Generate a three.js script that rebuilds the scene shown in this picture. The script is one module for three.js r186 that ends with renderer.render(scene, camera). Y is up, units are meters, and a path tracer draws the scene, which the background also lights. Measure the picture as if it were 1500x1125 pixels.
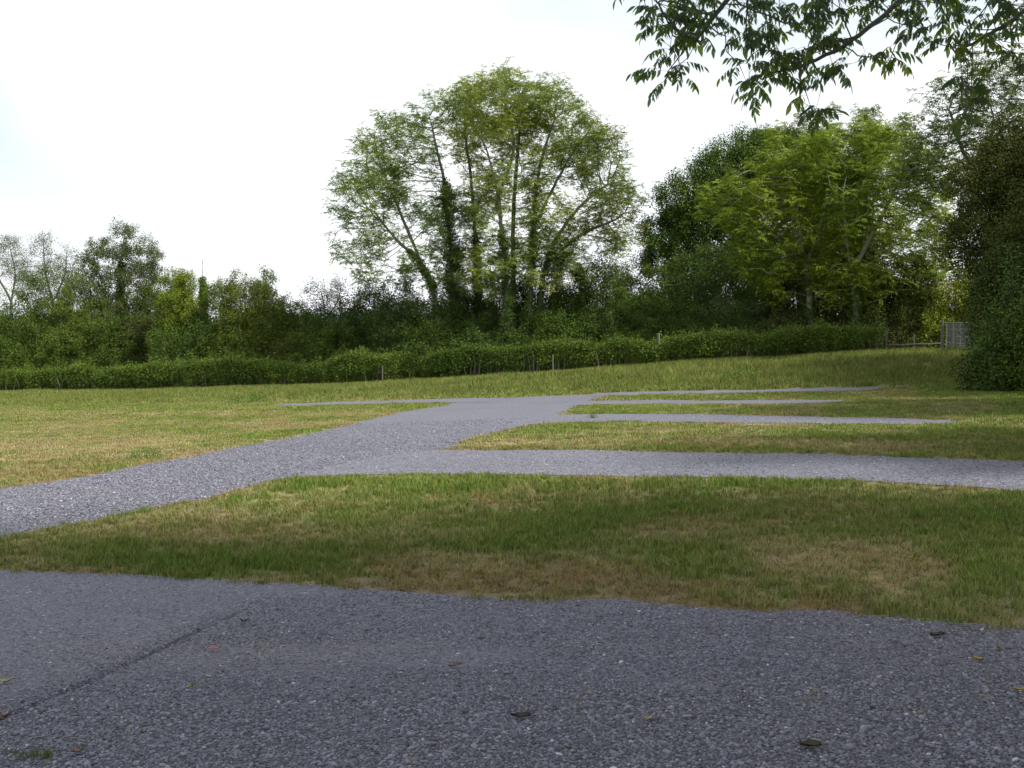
import * as THREE from 'three';

// ---------------------------------------------------------------- camera, sky, sun, exposure
const F = 1500, PITCH = Math.atan(42.5 / F), EYE = 1.6;                 // the photograph is 1500 x 1125
const scene = new THREE.Scene();
const camera = new THREE.PerspectiveCamera(2 * Math.atan(562.5 / F) * 180 / Math.PI, 4 / 3, 0.1, 3000);
camera.position.set(0, EYE, 0);
camera.rotation.x = -PITCH;

function rng(seed) {
  let s = seed >>> 0;
  return () => { s = (s + 0x6d2b79f5) | 0; let t = Math.imul(s ^ (s >>> 15), 1 | s); t = (t + Math.imul(t ^ (t >>> 7), 61 | t)) ^ t; return ((t ^ (t >>> 14)) >>> 0) / 4294967296; };
}
const hash = (x, y, z) => { let h = Math.imul(x, 374761393) ^ Math.imul(y, 668265263) ^ Math.imul(z, 2147483647 - 1013); h = Math.imul(h ^ (h >>> 13), 1274126177); h = Math.imul(h ^ (h >>> 16), 2246822519); return ((h ^ (h >>> 15)) >>> 0) / 4294967296; };
function noise(x, y, z = 0) {                                           // value noise, 0 to 1
  const ix = Math.floor(x), iy = Math.floor(y), iz = Math.floor(z), fx = x - ix, fy = y - iy, fz = z - iz;
  const sx = fx * fx * (3 - 2 * fx), sy = fy * fy * (3 - 2 * fy), sz = fz * fz * (3 - 2 * fz);
  const l = (a, b, t) => a + (b - a) * t;
  const p = (k) => l(l(hash(ix, iy, iz + k), hash(ix + 1, iy, iz + k), sx), l(hash(ix, iy + 1, iz + k), hash(ix + 1, iy + 1, iz + k), sx), sy);
  return fz === 0 ? p(0) : l(p(0), p(1), sz);
}
const fbm = (x, y, z = 0, n = 4) => { let s = 0, a = 0.5, t = 0; for (let i = 0; i < n; i++) { s += a * noise(x, y, z); t += a; a *= 0.5; x = x * 2.03 + 17.1; y = y * 2.03 + 5.7; z *= 2.03; } return s / t; };
const clamp = (x, a = 0, b = 1) => Math.min(b, Math.max(a, x));
const smooth = (a, b, x) => { const t = clamp((x - a) / (b - a)); return t * t * (3 - 2 * t); };
const lerp = (a, b, t) => a + (b - a) * t;
const mix3 = (a, b, t) => [lerp(a[0], b[0], t), lerp(a[1], b[1], t), lerp(a[2], b[2], t)];
const V = (x, y, z) => new THREE.Vector3(x, y, z);

{ // a bright, thin overcast with veils of pale blue
  const W = 1024, H = 512, data = new Float32Array(W * H * 4);
  for (let j = 0; j < H; j++) {
    const up = ((j + 0.5) / H - 0.5) * Math.PI, y = Math.sin(up), c = Math.cos(up);
    for (let i = 0; i < W; i++) {
      const a = ((i + 0.5) / W) * 2 * Math.PI, x = Math.cos(a) * c, z = Math.sin(a) * c;
      const veil = smooth(0.4, 0.7, fbm(x * 2.6 + 965.6, y * 5.5 + 3, z * 2.6 + 7, 5));
      const rgb = mix3([0.5, 0.51, 0.525], [0.345, 0.392, 0.428], veil * smooth(0.03, 0.2, y));
      const low = y < 0 ? 0.35 : 1;
      for (let k = 0; k < 3; k++) data[(j * W + i) * 4 + k] = rgb[k] * low;
      data[(j * W + i) * 4 + 3] = 1;
    }
  }
  const sky = new THREE.DataTexture(data, W, H, THREE.RGBAFormat, THREE.FloatType);
  sky.mapping = THREE.EquirectangularReflectionMapping; sky.magFilter = THREE.LinearFilter; sky.minFilter = THREE.LinearFilter; sky.needsUpdate = true;
  scene.background = sky; scene.environment = sky;
}
const sun = new THREE.DirectionalLight(new THREE.Color(1, 0.955, 0.86), 2.3);
sun.position.set(54, 74, 8); sun.target.position.set(0, 0, -24);
sun.castShadow = true; sun.shadow.radius = 24; sun.shadow.mapSize.set(4096, 4096);
Object.assign(sun.shadow.camera, { left: -70, right: 70, top: 70, bottom: -70, near: 1, far: 260 });
scene.add(sun, sun.target);
const renderer = new THREE.WebGLRenderer({ antialias: true });
renderer.setSize(1024, 768);
renderer.toneMapping = THREE.LinearToneMapping;
renderer.toneMappingExposure = 2.4;
renderer.shadowMap.enabled = true;

// ---------------------------------------------------------------- terrain, pixels to places
const hedgeD = (X) => lerp(52.5, X < 0 ? 63 : 46.5, Math.min(1.3, Math.abs(X) / (X < 0 ? 31 : 18)));   // depth of the hedge line at X
function terrain(X, D) {
  const tilt = 0.035 * 40 * Math.tanh(X / 40);
  const dh = hedgeD(X), rise = 0.15 + 0.98 * smooth(-25, 20, X) ** 2;
  const bank = rise * smooth(dh - 13, dh - 1, D);
  const bumps = (fbm(X * 0.35 + 40, D * 0.35 + 9, 0, 3) - 0.5) * 0.07 * smooth(4, 12, D);
  return tilt + bank + bumps;
}
const ray = (px, py) => { const v = V((px - 750) / F, -(py - 562.5) / F, -1).applyAxisAngle(V(1, 0, 0), -PITCH); return v.multiplyScalar(-1 / v.z); };
const at = (px, py, D) => ray(px, py).multiplyScalar(D).add(camera.position);
function pixel(p) { const q = p.clone().sub(camera.position).applyAxisAngle(V(1, 0, 0), PITCH); return [750 - q.x / q.z * F, 562.5 + q.y / q.z * F, -q.z]; }
function ground(px, py) {                                               // where the ray of a pixel meets the ground: [X, D]
  const r = ray(px, py); let a = 0.5, b = 0.5;
  for (let d = 1; d < 140; d *= 1.02) { const p = EYE + r.y * d; b = d; if (p < terrain(r.x * d, d)) break; a = d; }
  for (let i = 0; i < 24; i++) { const m = (a + b) / 2; if (EYE + r.y * m < terrain(r.x * m, m)) b = m; else a = m; }
  return [r.x * b, b];
}

// ---------------------------------------------------------------- naming
const taken = new Map();
function numbered(name) { const n = taken.get(name) ?? 0; taken.set(name, n + 1); return n ? name + '_' + String(n).padStart(3, '0') : name; }
function tag(o, label, category, group, kind) { o.userData = { label, category }; if (group) o.userData.group = group; if (kind) o.userData.kind = kind; return o; }
function shade(o) { o.castShadow = true; o.receiveShadow = true; return o; }
function thing(name, pos, label, category, group) { const o = new THREE.Group(); o.name = numbered(name); o.position.copy(pos); scene.add(o); return tag(o, label, category, group); }
function part(name, geo, mat, parent) { const m = shade(new THREE.Mesh(geo, mat)); m.name = name; parent.add(m); return m; }
function structure(name, geo, mat, label, category) { const m = part(numbered(name), geo, mat, scene); tag(m, label, category, null, 'structure'); return m; }
class Scatter {
  constructor() { this.m = []; this.c = []; this.q = new THREE.Matrix4(); }
  add(p, quat, s, c) { this.q.compose(p, quat, typeof s === 'number' ? V(s, s, s) : s); for (const e of this.q.elements) this.m.push(e); this.c.push(c[0], c[1], c[2]); }
  get n() { return this.c.length / 3; }
  build(name, geo, mat, parent) {
    if (!this.n) return null;
    const o = shade(new THREE.InstancedMesh(geo, mat, this.n)); o.name = name;
    o.instanceMatrix = new THREE.InstancedBufferAttribute(new Float32Array(this.m), 16);
    o.instanceColor = new THREE.InstancedBufferAttribute(new Float32Array(this.c), 3);
    o.userData.kind = 'stuff'; parent.add(o); return o;
  }
}
function geometry(pos, idx, col, uv) {
  const g = new THREE.BufferGeometry();
  g.setAttribute('position', new THREE.Float32BufferAttribute(pos, 3));
  if (col) g.setAttribute('color', new THREE.Float32BufferAttribute(col, 3));
  if (uv) g.setAttribute('uv', new THREE.Float32BufferAttribute(uv, 2));
  if (idx) g.setIndex(idx);
  g.computeVertexNormals();
  return g;
}
const Q = () => new THREE.Quaternion();
const leafMat = (rough = 0.62, trans = 0.42) => new THREE.MeshPhysicalMaterial({ color: 0xffffff, roughness: rough, transmission: trans, thickness: 0, side: THREE.DoubleSide, specularIntensity: 0.08, vertexColors: true });
const M = {
  leaf: leafMat(0.62, 0.52), bush: leafMat(0.62, 0), ivy: leafMat(0.5, 0), grass: leafMat(0.75, 0),
  bark: new THREE.MeshStandardMaterial({ roughness: 0.95, vertexColors: true }),
  stone: new THREE.MeshStandardMaterial({ roughness: 0.85 }),
};

// ---------------------------------------------------------------- gravel outlines, as pairs of far and near edge points
const TRACKS = [
  { name: 'gravel_track', lift: 0.006, label: 'pale grey gravel track running from the field edge up to the branching bays', category: 'track',
    a: [[-260, 748], [0, 716], [100, 703], [230, 678], [350, 655], [480, 630], [540, 615], [600, 602], [650, 594], [690, 585], [705, 583.5]],
    b: [[-260, 852], [0, 789], [125, 762], [300, 727], [440, 694], [632, 661], [700, 637], [790, 617], [832, 600], [873, 584], [893, 575]] },
  { name: 'gravel_bay', lift: 0.012, label: 'widest grey gravel bay, between the broad front lawn and the next grass strip', category: 'gravel bay',
    a: [[520, 676], [632, 661], [760, 660], [900, 661], [1000, 664], [1100, 665], [1200, 667], [1300, 670], [1400, 673], [1480, 676], [1640, 690]],
    b: [[420, 698], [520, 693], [650, 692], [800, 693], [950, 696], [1050, 697], [1150, 698], [1250, 701], [1350, 706], [1440, 712], [1620, 730]] },
  { name: 'gravel_bay', lift: 0.012, label: 'narrow gravel bay one grass strip beyond the widest bay', category: 'gravel bay',
    a: [[760, 615], [806, 609], [900, 607], [1000, 607], [1100, 609], [1200, 611], [1300, 613], [1404, 615.5]],
    b: [[735, 626], [806, 617.5], [900, 615], [1000, 616], [1100, 617], [1200, 618], [1300, 619], [1398, 619]] },
  { name: 'gravel_bay', lift: 0.012, label: 'thin short gravel bay, second to last before the hedge', category: 'gravel bay',
    a: [[850, 588], [900, 587], [1000, 586.6], [1100, 586.6], [1190, 586.4], [1235, 586]],
    b: [[836, 593], [900, 590.4], [1000, 590.3], [1100, 590], [1190, 589], [1233, 587]] },
  { name: 'gravel_bay', lift: 0.012, label: 'last thin gravel bay, at the foot of the tall grass bank', category: 'gravel bay',
    a: [[870, 576], [950, 573.8], [1060, 571.8], [1150, 570], [1265, 567.5], [1292, 567]],
    b: [[864, 579.5], [950, 576.4], [1060, 574.5], [1150, 573], [1265, 570.6], [1290, 569]] },
  { name: 'gravel_bay', lift: 0.012, label: 'thin gravel spur leaving the track end toward the mown field', category: 'gravel bay',
    a: [[404, 592], [500, 588.7], [600, 586], [712, 583.2]],
    b: [[406, 593.4], [500, 591.2], [600, 588.7], [715, 587.5]] },
  { name: 'gravel_yard', lift: 0.008, label: 'broad dark grey gravel yard with coarse loose chippings', category: 'gravel yard', fine: true,
    a: [[-420, 826], [0, 835], [120, 839], [275, 848], [400, 854], [540, 863], [690, 876], [800, 880], [900, 881], [1000, 890], [1100, 896], [1250, 899], [1330, 908], [1500, 922], [1900, 952]],
    b: 'behind' },
];
const WIN = { x0: -48, d0: -8, size: 96, n: 2048 };                     // the mapped window of ground
const maskCanvas = document.createElement('canvas'); maskCanvas.width = maskCanvas.height = WIN.n;
const mc = maskCanvas.getContext('2d'); mc.fillStyle = '#000'; mc.fillRect(0, 0, WIN.n, WIN.n); mc.fillStyle = '#fff';
for (const t of TRACKS) {
  const A = t.a.map(([x, y]) => ground(x, y));
  const B = t.b === 'behind' ? A.map(([X, D], i) => [X * 1.7, lerp(-5, -6.5, i / A.length)]) : t.b.map(([x, y]) => ground(x, y + (y > 640 ? 3.5 : y > 603 ? 3 : 2)));
  const curve = (L) => new THREE.CatmullRomCurve3(L.map(([X, D]) => V(X, 0, D)), false, 'centripetal');
  const n = t.fine ? 170 : 120, m = t.fine ? 90 : 14, ca = curve(A), cb = curve(B), pos = [], uv = [], idx = [], P = (i) => i / n * (A.length - 1) / (A.length - 1);
  const edge = [[], []];
  for (let i = 0; i <= n; i++) {
    const pa = ca.getPoint(P(i)), pb = cb.getPoint(P(i)), w = pa.distanceTo(pb);
    const ja = (fbm(pa.x * 2.2 + 3, pa.z * 2.2, 5.5, 3) - 0.5) * Math.min(0.22, w * 0.22), jb = (fbm(pb.x * 2.2 + 31, pb.z * 2.2, 8.5, 3) - 0.5) * Math.min(0.22, w * 0.22);
    const dir = pb.clone().sub(pa).normalize(); pa.addScaledVector(dir, ja); pb.addScaledVector(dir, -jb);
    edge[0].push([pa.x, pa.z]); edge[1].push([pb.x, pb.z]);
    for (let j = 0; j <= m; j++) {
      const s = t.fine ? (j / m) ** 1.35 : j / m, X = lerp(pa.x, pb.x, s), D = lerp(pa.z, pb.z, s);
      pos.push(X, terrain(X, D) + t.lift, -D); uv.push(X / 3, D / 3);
      if (i && j) { const k = (m + 1) * i + j; idx.push(k, k - 1, k - m - 2, k, k - m - 2, k - m - 1); }
    }
  }
  t.pos = pos; t.uv = uv; t.idx = idx; t.outline = [...edge[0], ...edge[1].reverse()];
  mc.beginPath(); for (const [X, D] of t.outline) mc.lineTo((X - WIN.x0) / WIN.size * WIN.n, (D - WIN.d0) / WIN.size * WIN.n); mc.closePath(); mc.fill();
}
const maskData = mc.getImageData(0, 0, WIN.n, WIN.n).data;
function onGravel(X, D) { const i = Math.round((X - WIN.x0) / WIN.size * WIN.n), j = Math.round((D - WIN.d0) / WIN.size * WIN.n); return i >= 0 && j >= 0 && i < WIN.n && j < WIN.n && maskData[(j * WIN.n + i) * 4] > 127; }

// where the mown grass lies dry, where it stands lush, and where soil shows: [x, y, half width, half height, amount]
const DRY = [[690, 848, 90, 22, 1], [840, 850, 110, 24, 1], [980, 872, 90, 12, .7], [1280, 822, 110, 22, .8], [1350, 850, 100, 16, .5], [200, 785, 120, 14, .7], [330, 765, 90, 14, .6], [640, 735, 140, 16, .5], [900, 730, 60, 10, .45], [1040, 770, 80, 16, .4], [1200, 745, 80, 12, .4],
  [700, 653, 60, 6, .9], [800, 653, 150, 6, .8], [1080, 643, 90, 12, .75], [1260, 656, 130, 9, .7], [1130, 625, 80, 4, .6], [960, 632, 80, 5, .4], [120, 655, 260, 20, .8], [40, 690, 110, 16, .9], [260, 672, 100, 9, .6], [440, 622, 160, 8, .75], [560, 608, 70, 6, .5], [230, 606, 230, 4, .6], [80, 622, 150, 5, .6], [1290, 579, 80, 5, .9], [1400, 592, 100, 4, .8], [1160, 593, 70, 3, .8], [1440, 615, 60, 8, .4], [880, 640, 60, 8, .3]];
const LUSH = [[280, 832, 170, 12, .9], [470, 826, 60, 14, .8], [560, 800, 100, 10, .4], [1050, 712, 260, 9, .6], [700, 715, 200, 8, .6], [1450, 860, 60, 25, .6], [440, 712, 40, 8, .8], [880, 605, 90, 4, .7], [1360, 625, 60, 12, .4], [900, 770, 120, 25, .35], [1330, 560, 90, 20, .6], [430, 668, 30, 5, .7], [1480, 590, 60, 14, .6]];
const SOIL = [[520, 853, 62, 5, 1], [640, 872, 110, 5, .8], [800, 877, 100, 4, .7], [350, 850, 80, 3, .5], [1320, 567, 70, 2.2, .9], [1220, 897, 160, 3, .5], [560, 770, 14, 5, .7]];
const THATCH = [[640, 858, 110, 18, 1], [790, 856, 150, 22, 1], [950, 874, 110, 14, .8], [1150, 888, 150, 9, .6], [300, 847, 150, 5, .5], [740, 656, 110, 5, .5], [60, 700, 110, 10, .6]];
const spots = (list, x, y) => { let s = 0; for (const [cx, cy, rx, ry, w] of list) { const a = (x - cx) / rx, b = (y - cy) / ry, q = a * a + b * b; if (q < 6) s += w * Math.exp(-q); } return s; };
const RING = [0.09, 0.2, 0.34].map((q) => [0, 1, 2, 3, 4, 5, 6, 7].map((k) => [Math.cos(k * 0.785 + q) * q, Math.sin(k * 0.785 + q) * q]));
const fringe = (X, D) => { for (let k = 0; k < 3; k++) if (RING[k].some(([a, b]) => onGravel(X + a, D + b))) return 1 - k * 0.33; return 0; };   // dead grass and soil along the gravel
function turf(X, D, y = terrain(X, D)) {                                // what grows here: dry, lush, soil from 0 to 1
  let dry = 0, lush = 0, soil = 0, thatch = 0;
  if (D > 3) {
    const k = 1 / D, px = 750 + X * k * F, py = 520 + (EYE - y) * k * F;
    const jx = (fbm(X * 1.3, D * 1.3, 2.5, 2) - 0.5) * 60, jy = (fbm(X * 1.3 + 50, D * 1.3, 6.5, 2) - 0.5) * 14;
    thatch = spots(THATCH, px + jx, py + jy); dry = spots(DRY, px + jx, py + jy) + 0.1 * smooth(15, 12, D); lush = spots(LUSH, px + jx, py + jy); soil = spots(SOIL, px + jx * 0.5, py + jy * 0.4);
  }
  const patch = fbm(X * 0.9 + 70, D * 0.9 + 20, 0, 4), fine = noise(X * 5.3, D * 5.3);
  dry = clamp(dry * 1.05 + (patch - 0.5) * 1.9 + (fine - 0.5) * 0.7 + 0.2 - lush * 0.7);
  const rim = D < 40 ? fringe(X, D) * smooth(0.3, 0.62, noise(X * 1.6 + 8, D * 1.6)) : 0;
  return { dry: clamp(dry + rim * 0.7 + thatch * 0.25), lush: clamp(lush * 0.6), rim: clamp(rim + thatch * 1.2), soil: clamp(soil * 1.3 - 0.2 + (fine - 0.5) * 0.4 + rim * 0.55) };
}
const GREEN = [0.14, 0.192, 0.04], DEEP = [0.1, 0.165, 0.03], STRAW = [0.32, 0.255, 0.135], EARTH = [0.14, 0.105, 0.075], BROWN = [0.25, 0.165, 0.085], BANK = [0.145, 0.185, 0.042];
const isBank = (X, D) => smooth(hedgeD(X) - 14.5, hedgeD(X) - 11.5, D);
function turfColor(X, D, t = turf(X, D)) {
  let c = mix3(GREEN, DEEP, t.lush * 0.8 * (1 - t.dry));
  c = mix3(c, mix3(STRAW, BROWN, clamp(smooth(0.42, 0.68, fbm(X * 1.1 + 3, D * 1.1 + 66, 1.5, 3)) * 0.8 + t.rim * 0.7)), t.dry * 0.85);
  const mott = 0.62 + 0.75 * fbm(X * 0.75 + 5, D * 0.75 + 31, 2.5, 4), pale = smooth(0.52, 0.7, fbm(X * 0.4 + 12, D * 0.9, 9.5, 3));
  return mix3(c, mix3(BANK, [0.27, 0.265, 0.09], pale * 0.55).map((x) => x * mott), isBank(X, D) * 0.9);
}

// ---------------------------------------------------------------- the field
const yardDeep = (X, D) => D < 9 && D > -4.4 && [[0, 0], [0.5, 0], [-0.5, 0], [0, 0.5], [0, -0.5]].every(([a, b]) => onGravel(X + a, D + b));
{
  const axis = (lo, hi, fineLo, fineHi, step) => { const L = []; for (let x = fineLo; x <= fineHi + 1e-6; x += step) L.push(x); for (let x = fineHi + step, s = step; x < hi;) { s *= 1.35; L.push(x); x += s; } L.push(hi); for (let x = fineLo - step, s = step; x > lo;) { s *= 1.35; L.unshift(x); x -= s; } L.unshift(lo); return L; };
  const xs = axis(-900, 900, -44, 34, 0.4), ds = axis(-300, 1500, -6, 72, 0.4), pos = [], uv = [], idx = [];
  for (let i = 0; i < xs.length; i++) for (let j = 0; j < ds.length; j++) {
    const X = xs[i], D = ds[j];
    pos.push(X, terrain(X, D) - (yardDeep(X, D) ? 0.09 : 0), -D); uv.push((X - WIN.x0) / WIN.size, (D - WIN.d0) / WIN.size);
    if (i && j) { const k = i * ds.length + j; idx.push(k - ds.length - 1, k, k - 1, k - ds.length - 1, k - ds.length, k); }
  }
  const data = new Uint8Array(WIN.n * WIN.n * 4), srgb = (x) => 255 * (x <= 0.0031308 ? 12.92 * x : 1.055 * x ** (1 / 2.4) - 0.055), rand = rng(5);
  for (let j = 0; j < WIN.n; j++) for (let i = 0; i < WIN.n; i++) {
    const X = WIN.x0 + (i + 0.5) / WIN.n * WIN.size, D = WIN.d0 + (j + 0.5) / WIN.n * WIN.size, k = (j * WIN.n + i) * 4;
    let c = GREEN;
    if (Math.abs(X) < D * 0.62 + 8) { const t = turf(X, D, 0.035 * X); c = mix3(turfColor(X, D, t), EARTH, Math.max(t.soil, 0.28)); }
    const g = 0.72 + 0.56 * rand();
    for (let q = 0; q < 3; q++) data[k + q] = clamp(srgb(c[q] * g), 0, 255);
    data[k + 3] = 255;
  }
  const map = new THREE.DataTexture(data, WIN.n, WIN.n); map.colorSpace = THREE.SRGBColorSpace; map.magFilter = THREE.LinearFilter; map.wrapS = map.wrapT = THREE.MirroredRepeatWrapping; map.needsUpdate = true;
  structure('field_ground', geometry(pos, idx, null, uv), new THREE.MeshStandardMaterial({ map, roughness: 1 }), 'gently sloping mown field of patchy green and straw grass', 'field');
}

// ---------------------------------------------------------------- gravel sheets
{
  const n = 1024, data = new Uint8Array(n * n * 4), bump = new Uint8Array(n * n * 4);
  for (let i = 0; i < n * n; i++) { data.set([98, 98, 109, 255], i * 4); bump.set([70, 70, 70, 255], i * 4); }
  const rand = rng(77);
  for (let k = 0; k < 52000; k++) {                                     // chippings about 6 to 26 mm across on a 3 m sheet
    const r = 1.1 + 3.4 * rand() ** 2.2, e = 0.5 + 0.4 * rand(), a = rand() * Math.PI, cx = rand() * n, cy = rand() * n, tone = 0.55 + 0.75 * rand(), warm = (rand() - 0.5) * 0.1, h = 80 + 170 * rand(), ca = Math.cos(a), sa = Math.sin(a);
    const base = rand() < 0.004 ? [190, 190, 195] : [103 * tone * (1 + warm), 104 * tone, 117 * tone * (1 - warm)];
    for (let y = -Math.ceil(r); y <= r; y++) for (let x = -Math.ceil(r); x <= r; x++) {
      const u = (x * ca + y * sa) / r, v = (-x * sa + y * ca) / (r * e); if (u * u + v * v > 1) continue;
      const i = ((((cy + y) | 0) + n) % n * n + (((cx + x) | 0) + n) % n) * 4;
      for (let q = 0; q < 3; q++) data[i + q] = clamp(base[q], 0, 255);
      bump[i] = bump[i + 1] = bump[i + 2] = clamp(h * (1 - 0.4 * (u * u + v * v)), 0, 255);
    }
  }
  const tex = (d, srgb) => { const t = new THREE.DataTexture(d, n, n); if (srgb) t.colorSpace = THREE.SRGBColorSpace; t.magFilter = THREE.LinearFilter; t.wrapS = t.wrapT = THREE.RepeatWrapping; t.needsUpdate = true; return t; };
  M.gravel = new THREE.MeshStandardMaterial({ map: tex(data, true), bumpMap: tex(bump), bumpScale: 0.012, roughness: 0.88, vertexColors: true });
}
// the narrow rut left in the yard by a wheel, and the smooth ground it rolled flat
const RUT = [[-40, 1073], [0, 1056], [60, 1030], [130, 1000], [200, 968], [260, 940], [310, 917], [350, 900], [385, 884]].map(([x, y]) => ground(x, y));
function rutAt(X, D) {
  let best = 9, side = 0, along = 0;
  for (let i = 1; i < RUT.length; i++) {
    const [ax, ad] = RUT[i - 1], [bx, bd] = RUT[i], ex = bx - ax, ed = bd - ad, t = clamp(((X - ax) * ex + (D - ad) * ed) / (ex * ex + ed * ed)), dx = X - ax - ex * t, dd = D - ad - ed * t, d = Math.hypot(dx, dd);
    if (d < best) { best = d; side = Math.sign(ex * dd - ed * dx); along = (i - 1 + t) / (RUT.length - 1); }
  }
  return { d: best, side, along };
}
const rutDepth = (X, D) => { const r = rutAt(X, D); return r.d > 0.12 ? 0 : 0.02 * (0.5 + 0.9 * noise(X * 7, D * 7)) * (1 - smooth(0.008, 0.038, r.d)) * (1 - smooth(0.8, 1, r.along)); };
const packed = (X, D) => {                                              // 1 where the stones are pressed into fines
  const r = rutAt(X, D), L = r.side > 0 && X < 1 ? smooth(0, 0.25, r.d) * (1 - smooth(7.4, 8.2, D + X * 0.35)) : 0;
  return clamp(Math.max(L * 0.9, smooth(0.46, 0.66, fbm(X * 0.55 + D * 0.3 + 4, D * 1.1 + 8, 0, 3))) - (noise(X * 4, D * 4) - 0.5) * 0.4);
};
for (const t of TRACKS) {
  const col = [];
  let { pos, uv, idx } = t;
  if (t.fine) {                                                         // lay a fine grid over the rut
    const P2 = [], U2 = [], I2 = [], cell = (a, b, c) => [a, b, c].some((k) => rutAt(pos[k * 3], -pos[k * 3 + 2]).d < 0.2);
    const split = (a, b, c, depth) => {
      const far = [a, b, c].every(([X, D]) => rutAt(X, D).d > Math.hypot(a[0] - b[0], a[1] - b[1]) + Math.hypot(a[0] - c[0], a[1] - c[1]) + 0.1);
      if (!depth || far) { for (const [X, D] of [a, b, c]) { I2.push(P2.length / 3); P2.push(X, terrain(X, D) + t.lift - rutDepth(X, D), -D); U2.push(X / 3, D / 3); } return; }
      const h = (p, q) => [(p[0] + q[0]) / 2, (p[1] + q[1]) / 2], ab = h(a, b), bc = h(b, c), ca = h(c, a);
      split(a, ab, ca, depth - 1); split(ab, b, bc, depth - 1); split(ca, bc, c, depth - 1); split(ab, bc, ca, depth - 1);
    };
    for (let k = 0; k < idx.length; k += 3) {
      const p = [0, 1, 2].map((q) => [pos[idx[k + q] * 3], -pos[idx[k + q] * 3 + 2]]);
      split(p[0], p[1], p[2], p.some(([X, D]) => rutAt(X, D).d < 0.9) ? 3 : 0);
    }
    pos = P2; uv = U2; idx = I2;
  }
  for (let k = 0; k < pos.length; k += 3) {
    const X = pos[k], D = -pos[k + 2], f = 0.86 + 0.28 * fbm(X * 0.8, D * 0.8, 3.5, 3), dust = fbm(X * 0.4 + 9, D * 0.9 + 2, 1.5, 3);
    const c = mix3([f, f, f], [f * 1.12, f * 1.06, f * 0.94], smooth(0.5, 0.75, dust) * 0.8);
    col.push(...c);
  }
  structure(t.name, geometry(pos, idx, col, uv), M.gravel, t.label, t.category);
}

// loose chippings
function stoneGeo(seed) {
  const r = rng(seed), g = new THREE.IcosahedronGeometry(1, 0), p = g.attributes.position, move = new Map();
  for (let i = 0; i < p.count; i++) {
    const k = [p.getX(i), p.getY(i), p.getZ(i)].map((x) => x.toFixed(2)).join(); if (!move.has(k)) move.set(k, [0.65 + 0.7 * r(), 0.65 + 0.7 * r(), 0.65 + 0.7 * r()]);
    const s = move.get(k); p.setXYZ(i, p.getX(i) * s[0], p.getY(i) * s[1] * 0.5, p.getZ(i) * s[2] * 0.72);
  }
  g.computeVertexNormals(); g.deleteAttribute('uv'); return g;
}
{
  const r = rng(901), sc = [0, 1, 2, 3].map(() => new Scatter()), q = Q(), e = new THREE.Euler();
  const put = (X, D, s) => {
    e.set((r() - 0.5) * 0.9, r() * 6.283, (r() - 0.5) * 0.9); q.setFromEuler(e);
    const tone = 0.4 + 1.12 * r() ** 1.5, w = (r() - 0.5) * 0.12, k = r();
    const c = k < 0.006 ? [0.5, 0.5, 0.5] : k < 0.012 ? [0.2, 0.165, 0.13] : [0.18 * tone * (1 + w), 0.18 * tone, 0.219 * tone * (1 - w)];
    sc[(r() * 4) | 0].add(V(X, terrain(X, D) + 0.008 + s * 0.12 - rutDepth(X, D), -D), q, s, c);
  };
  const near = (D) => D < 9.5;
  for (let k = 0; k < 330000; k++) {
    const D = 3.3 + 6.2 * r() ** 1.25, X = (r() * 2 - 1) * (D * 0.54 + 0.3); if (!onGravel(X + (r() - 0.5) * 0.2 * r(), D + (r() - 0.5) * 0.3 * r())) continue;
    const p = packed(X, D); if (r() < p * 0.8 || r() < (D - 4) * 0.09) continue;
    put(X, D, (0.0036 + 0.0064 * r() ** 2 + (r() < 0.04 ? 0.01 * r() : 0)) * (1 - 0.4 * p) * (D < 4.8 ? 1.2 : 1));
  }
  for (let k = 0; k < 260000; k++) {
    const D = 9 + 17 * r(), X = (r() * 2 - 1) * (D * 0.53); if (!onGravel(X, D) || r() < (D - 9) / 22) continue;
    put(X, D, 0.008 + 0.012 * r() ** 2);
  }
  sc.forEach((s, i) => { const o = s.build(numbered('gravel'), stoneGeo(40 + i), M.stone, scene); tag(o, 'loose blue grey stone chippings strewn over yard and track', 'gravel', 'loose chippings', 'stuff'); });
}

// ---------------------------------------------------------------- grass
function bladesGeo(seed, { n, h, w, spread, lean, flat = 0 }) {
  const r = rng(seed), pos = [], idx = [], col = [];
  for (let i = 0; i < n; i++) {
    const a = r() * 6.283, d = spread * Math.sqrt(r()), bx = Math.cos(a) * d, bz = Math.sin(a) * d, b = r() * 6.283, H = h * (0.55 + 0.7 * r()), L = H * (lean * (0.3 + r())), dx = Math.cos(b), dz = Math.sin(b), W = w * (0.7 + 0.6 * r()) / 2, sx = -dz * W, sz = dx * W, tone = 0.75 + 0.5 * r(), base = pos.length / 3;
    const up = flat ? 0.12 + 0.25 * r() : 1, out = flat ? H : L;
    pos.push(bx - sx, -0.01, bz - sz, bx + sx, -0.01, bz + sz, bx + dx * out * 0.35 - sx * 0.85, H * 0.6 * up, bz + dz * out * 0.35 - sz * 0.85, bx + dx * out * 0.35 + sx * 0.85, H * 0.6 * up, bz + dz * out * 0.35 + sz * 0.85, bx + dx * out, H * up * (flat ? 0.5 : 1), bz + dz * out);
    idx.push(base, base + 1, base + 3, base, base + 3, base + 2, base + 2, base + 3, base + 4);
    for (let k = 0; k < 5; k++) col.push(tone, tone, tone * (0.9 + 0.2 * r()));
  }
  return geometry(pos, idx, col);
}
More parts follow.
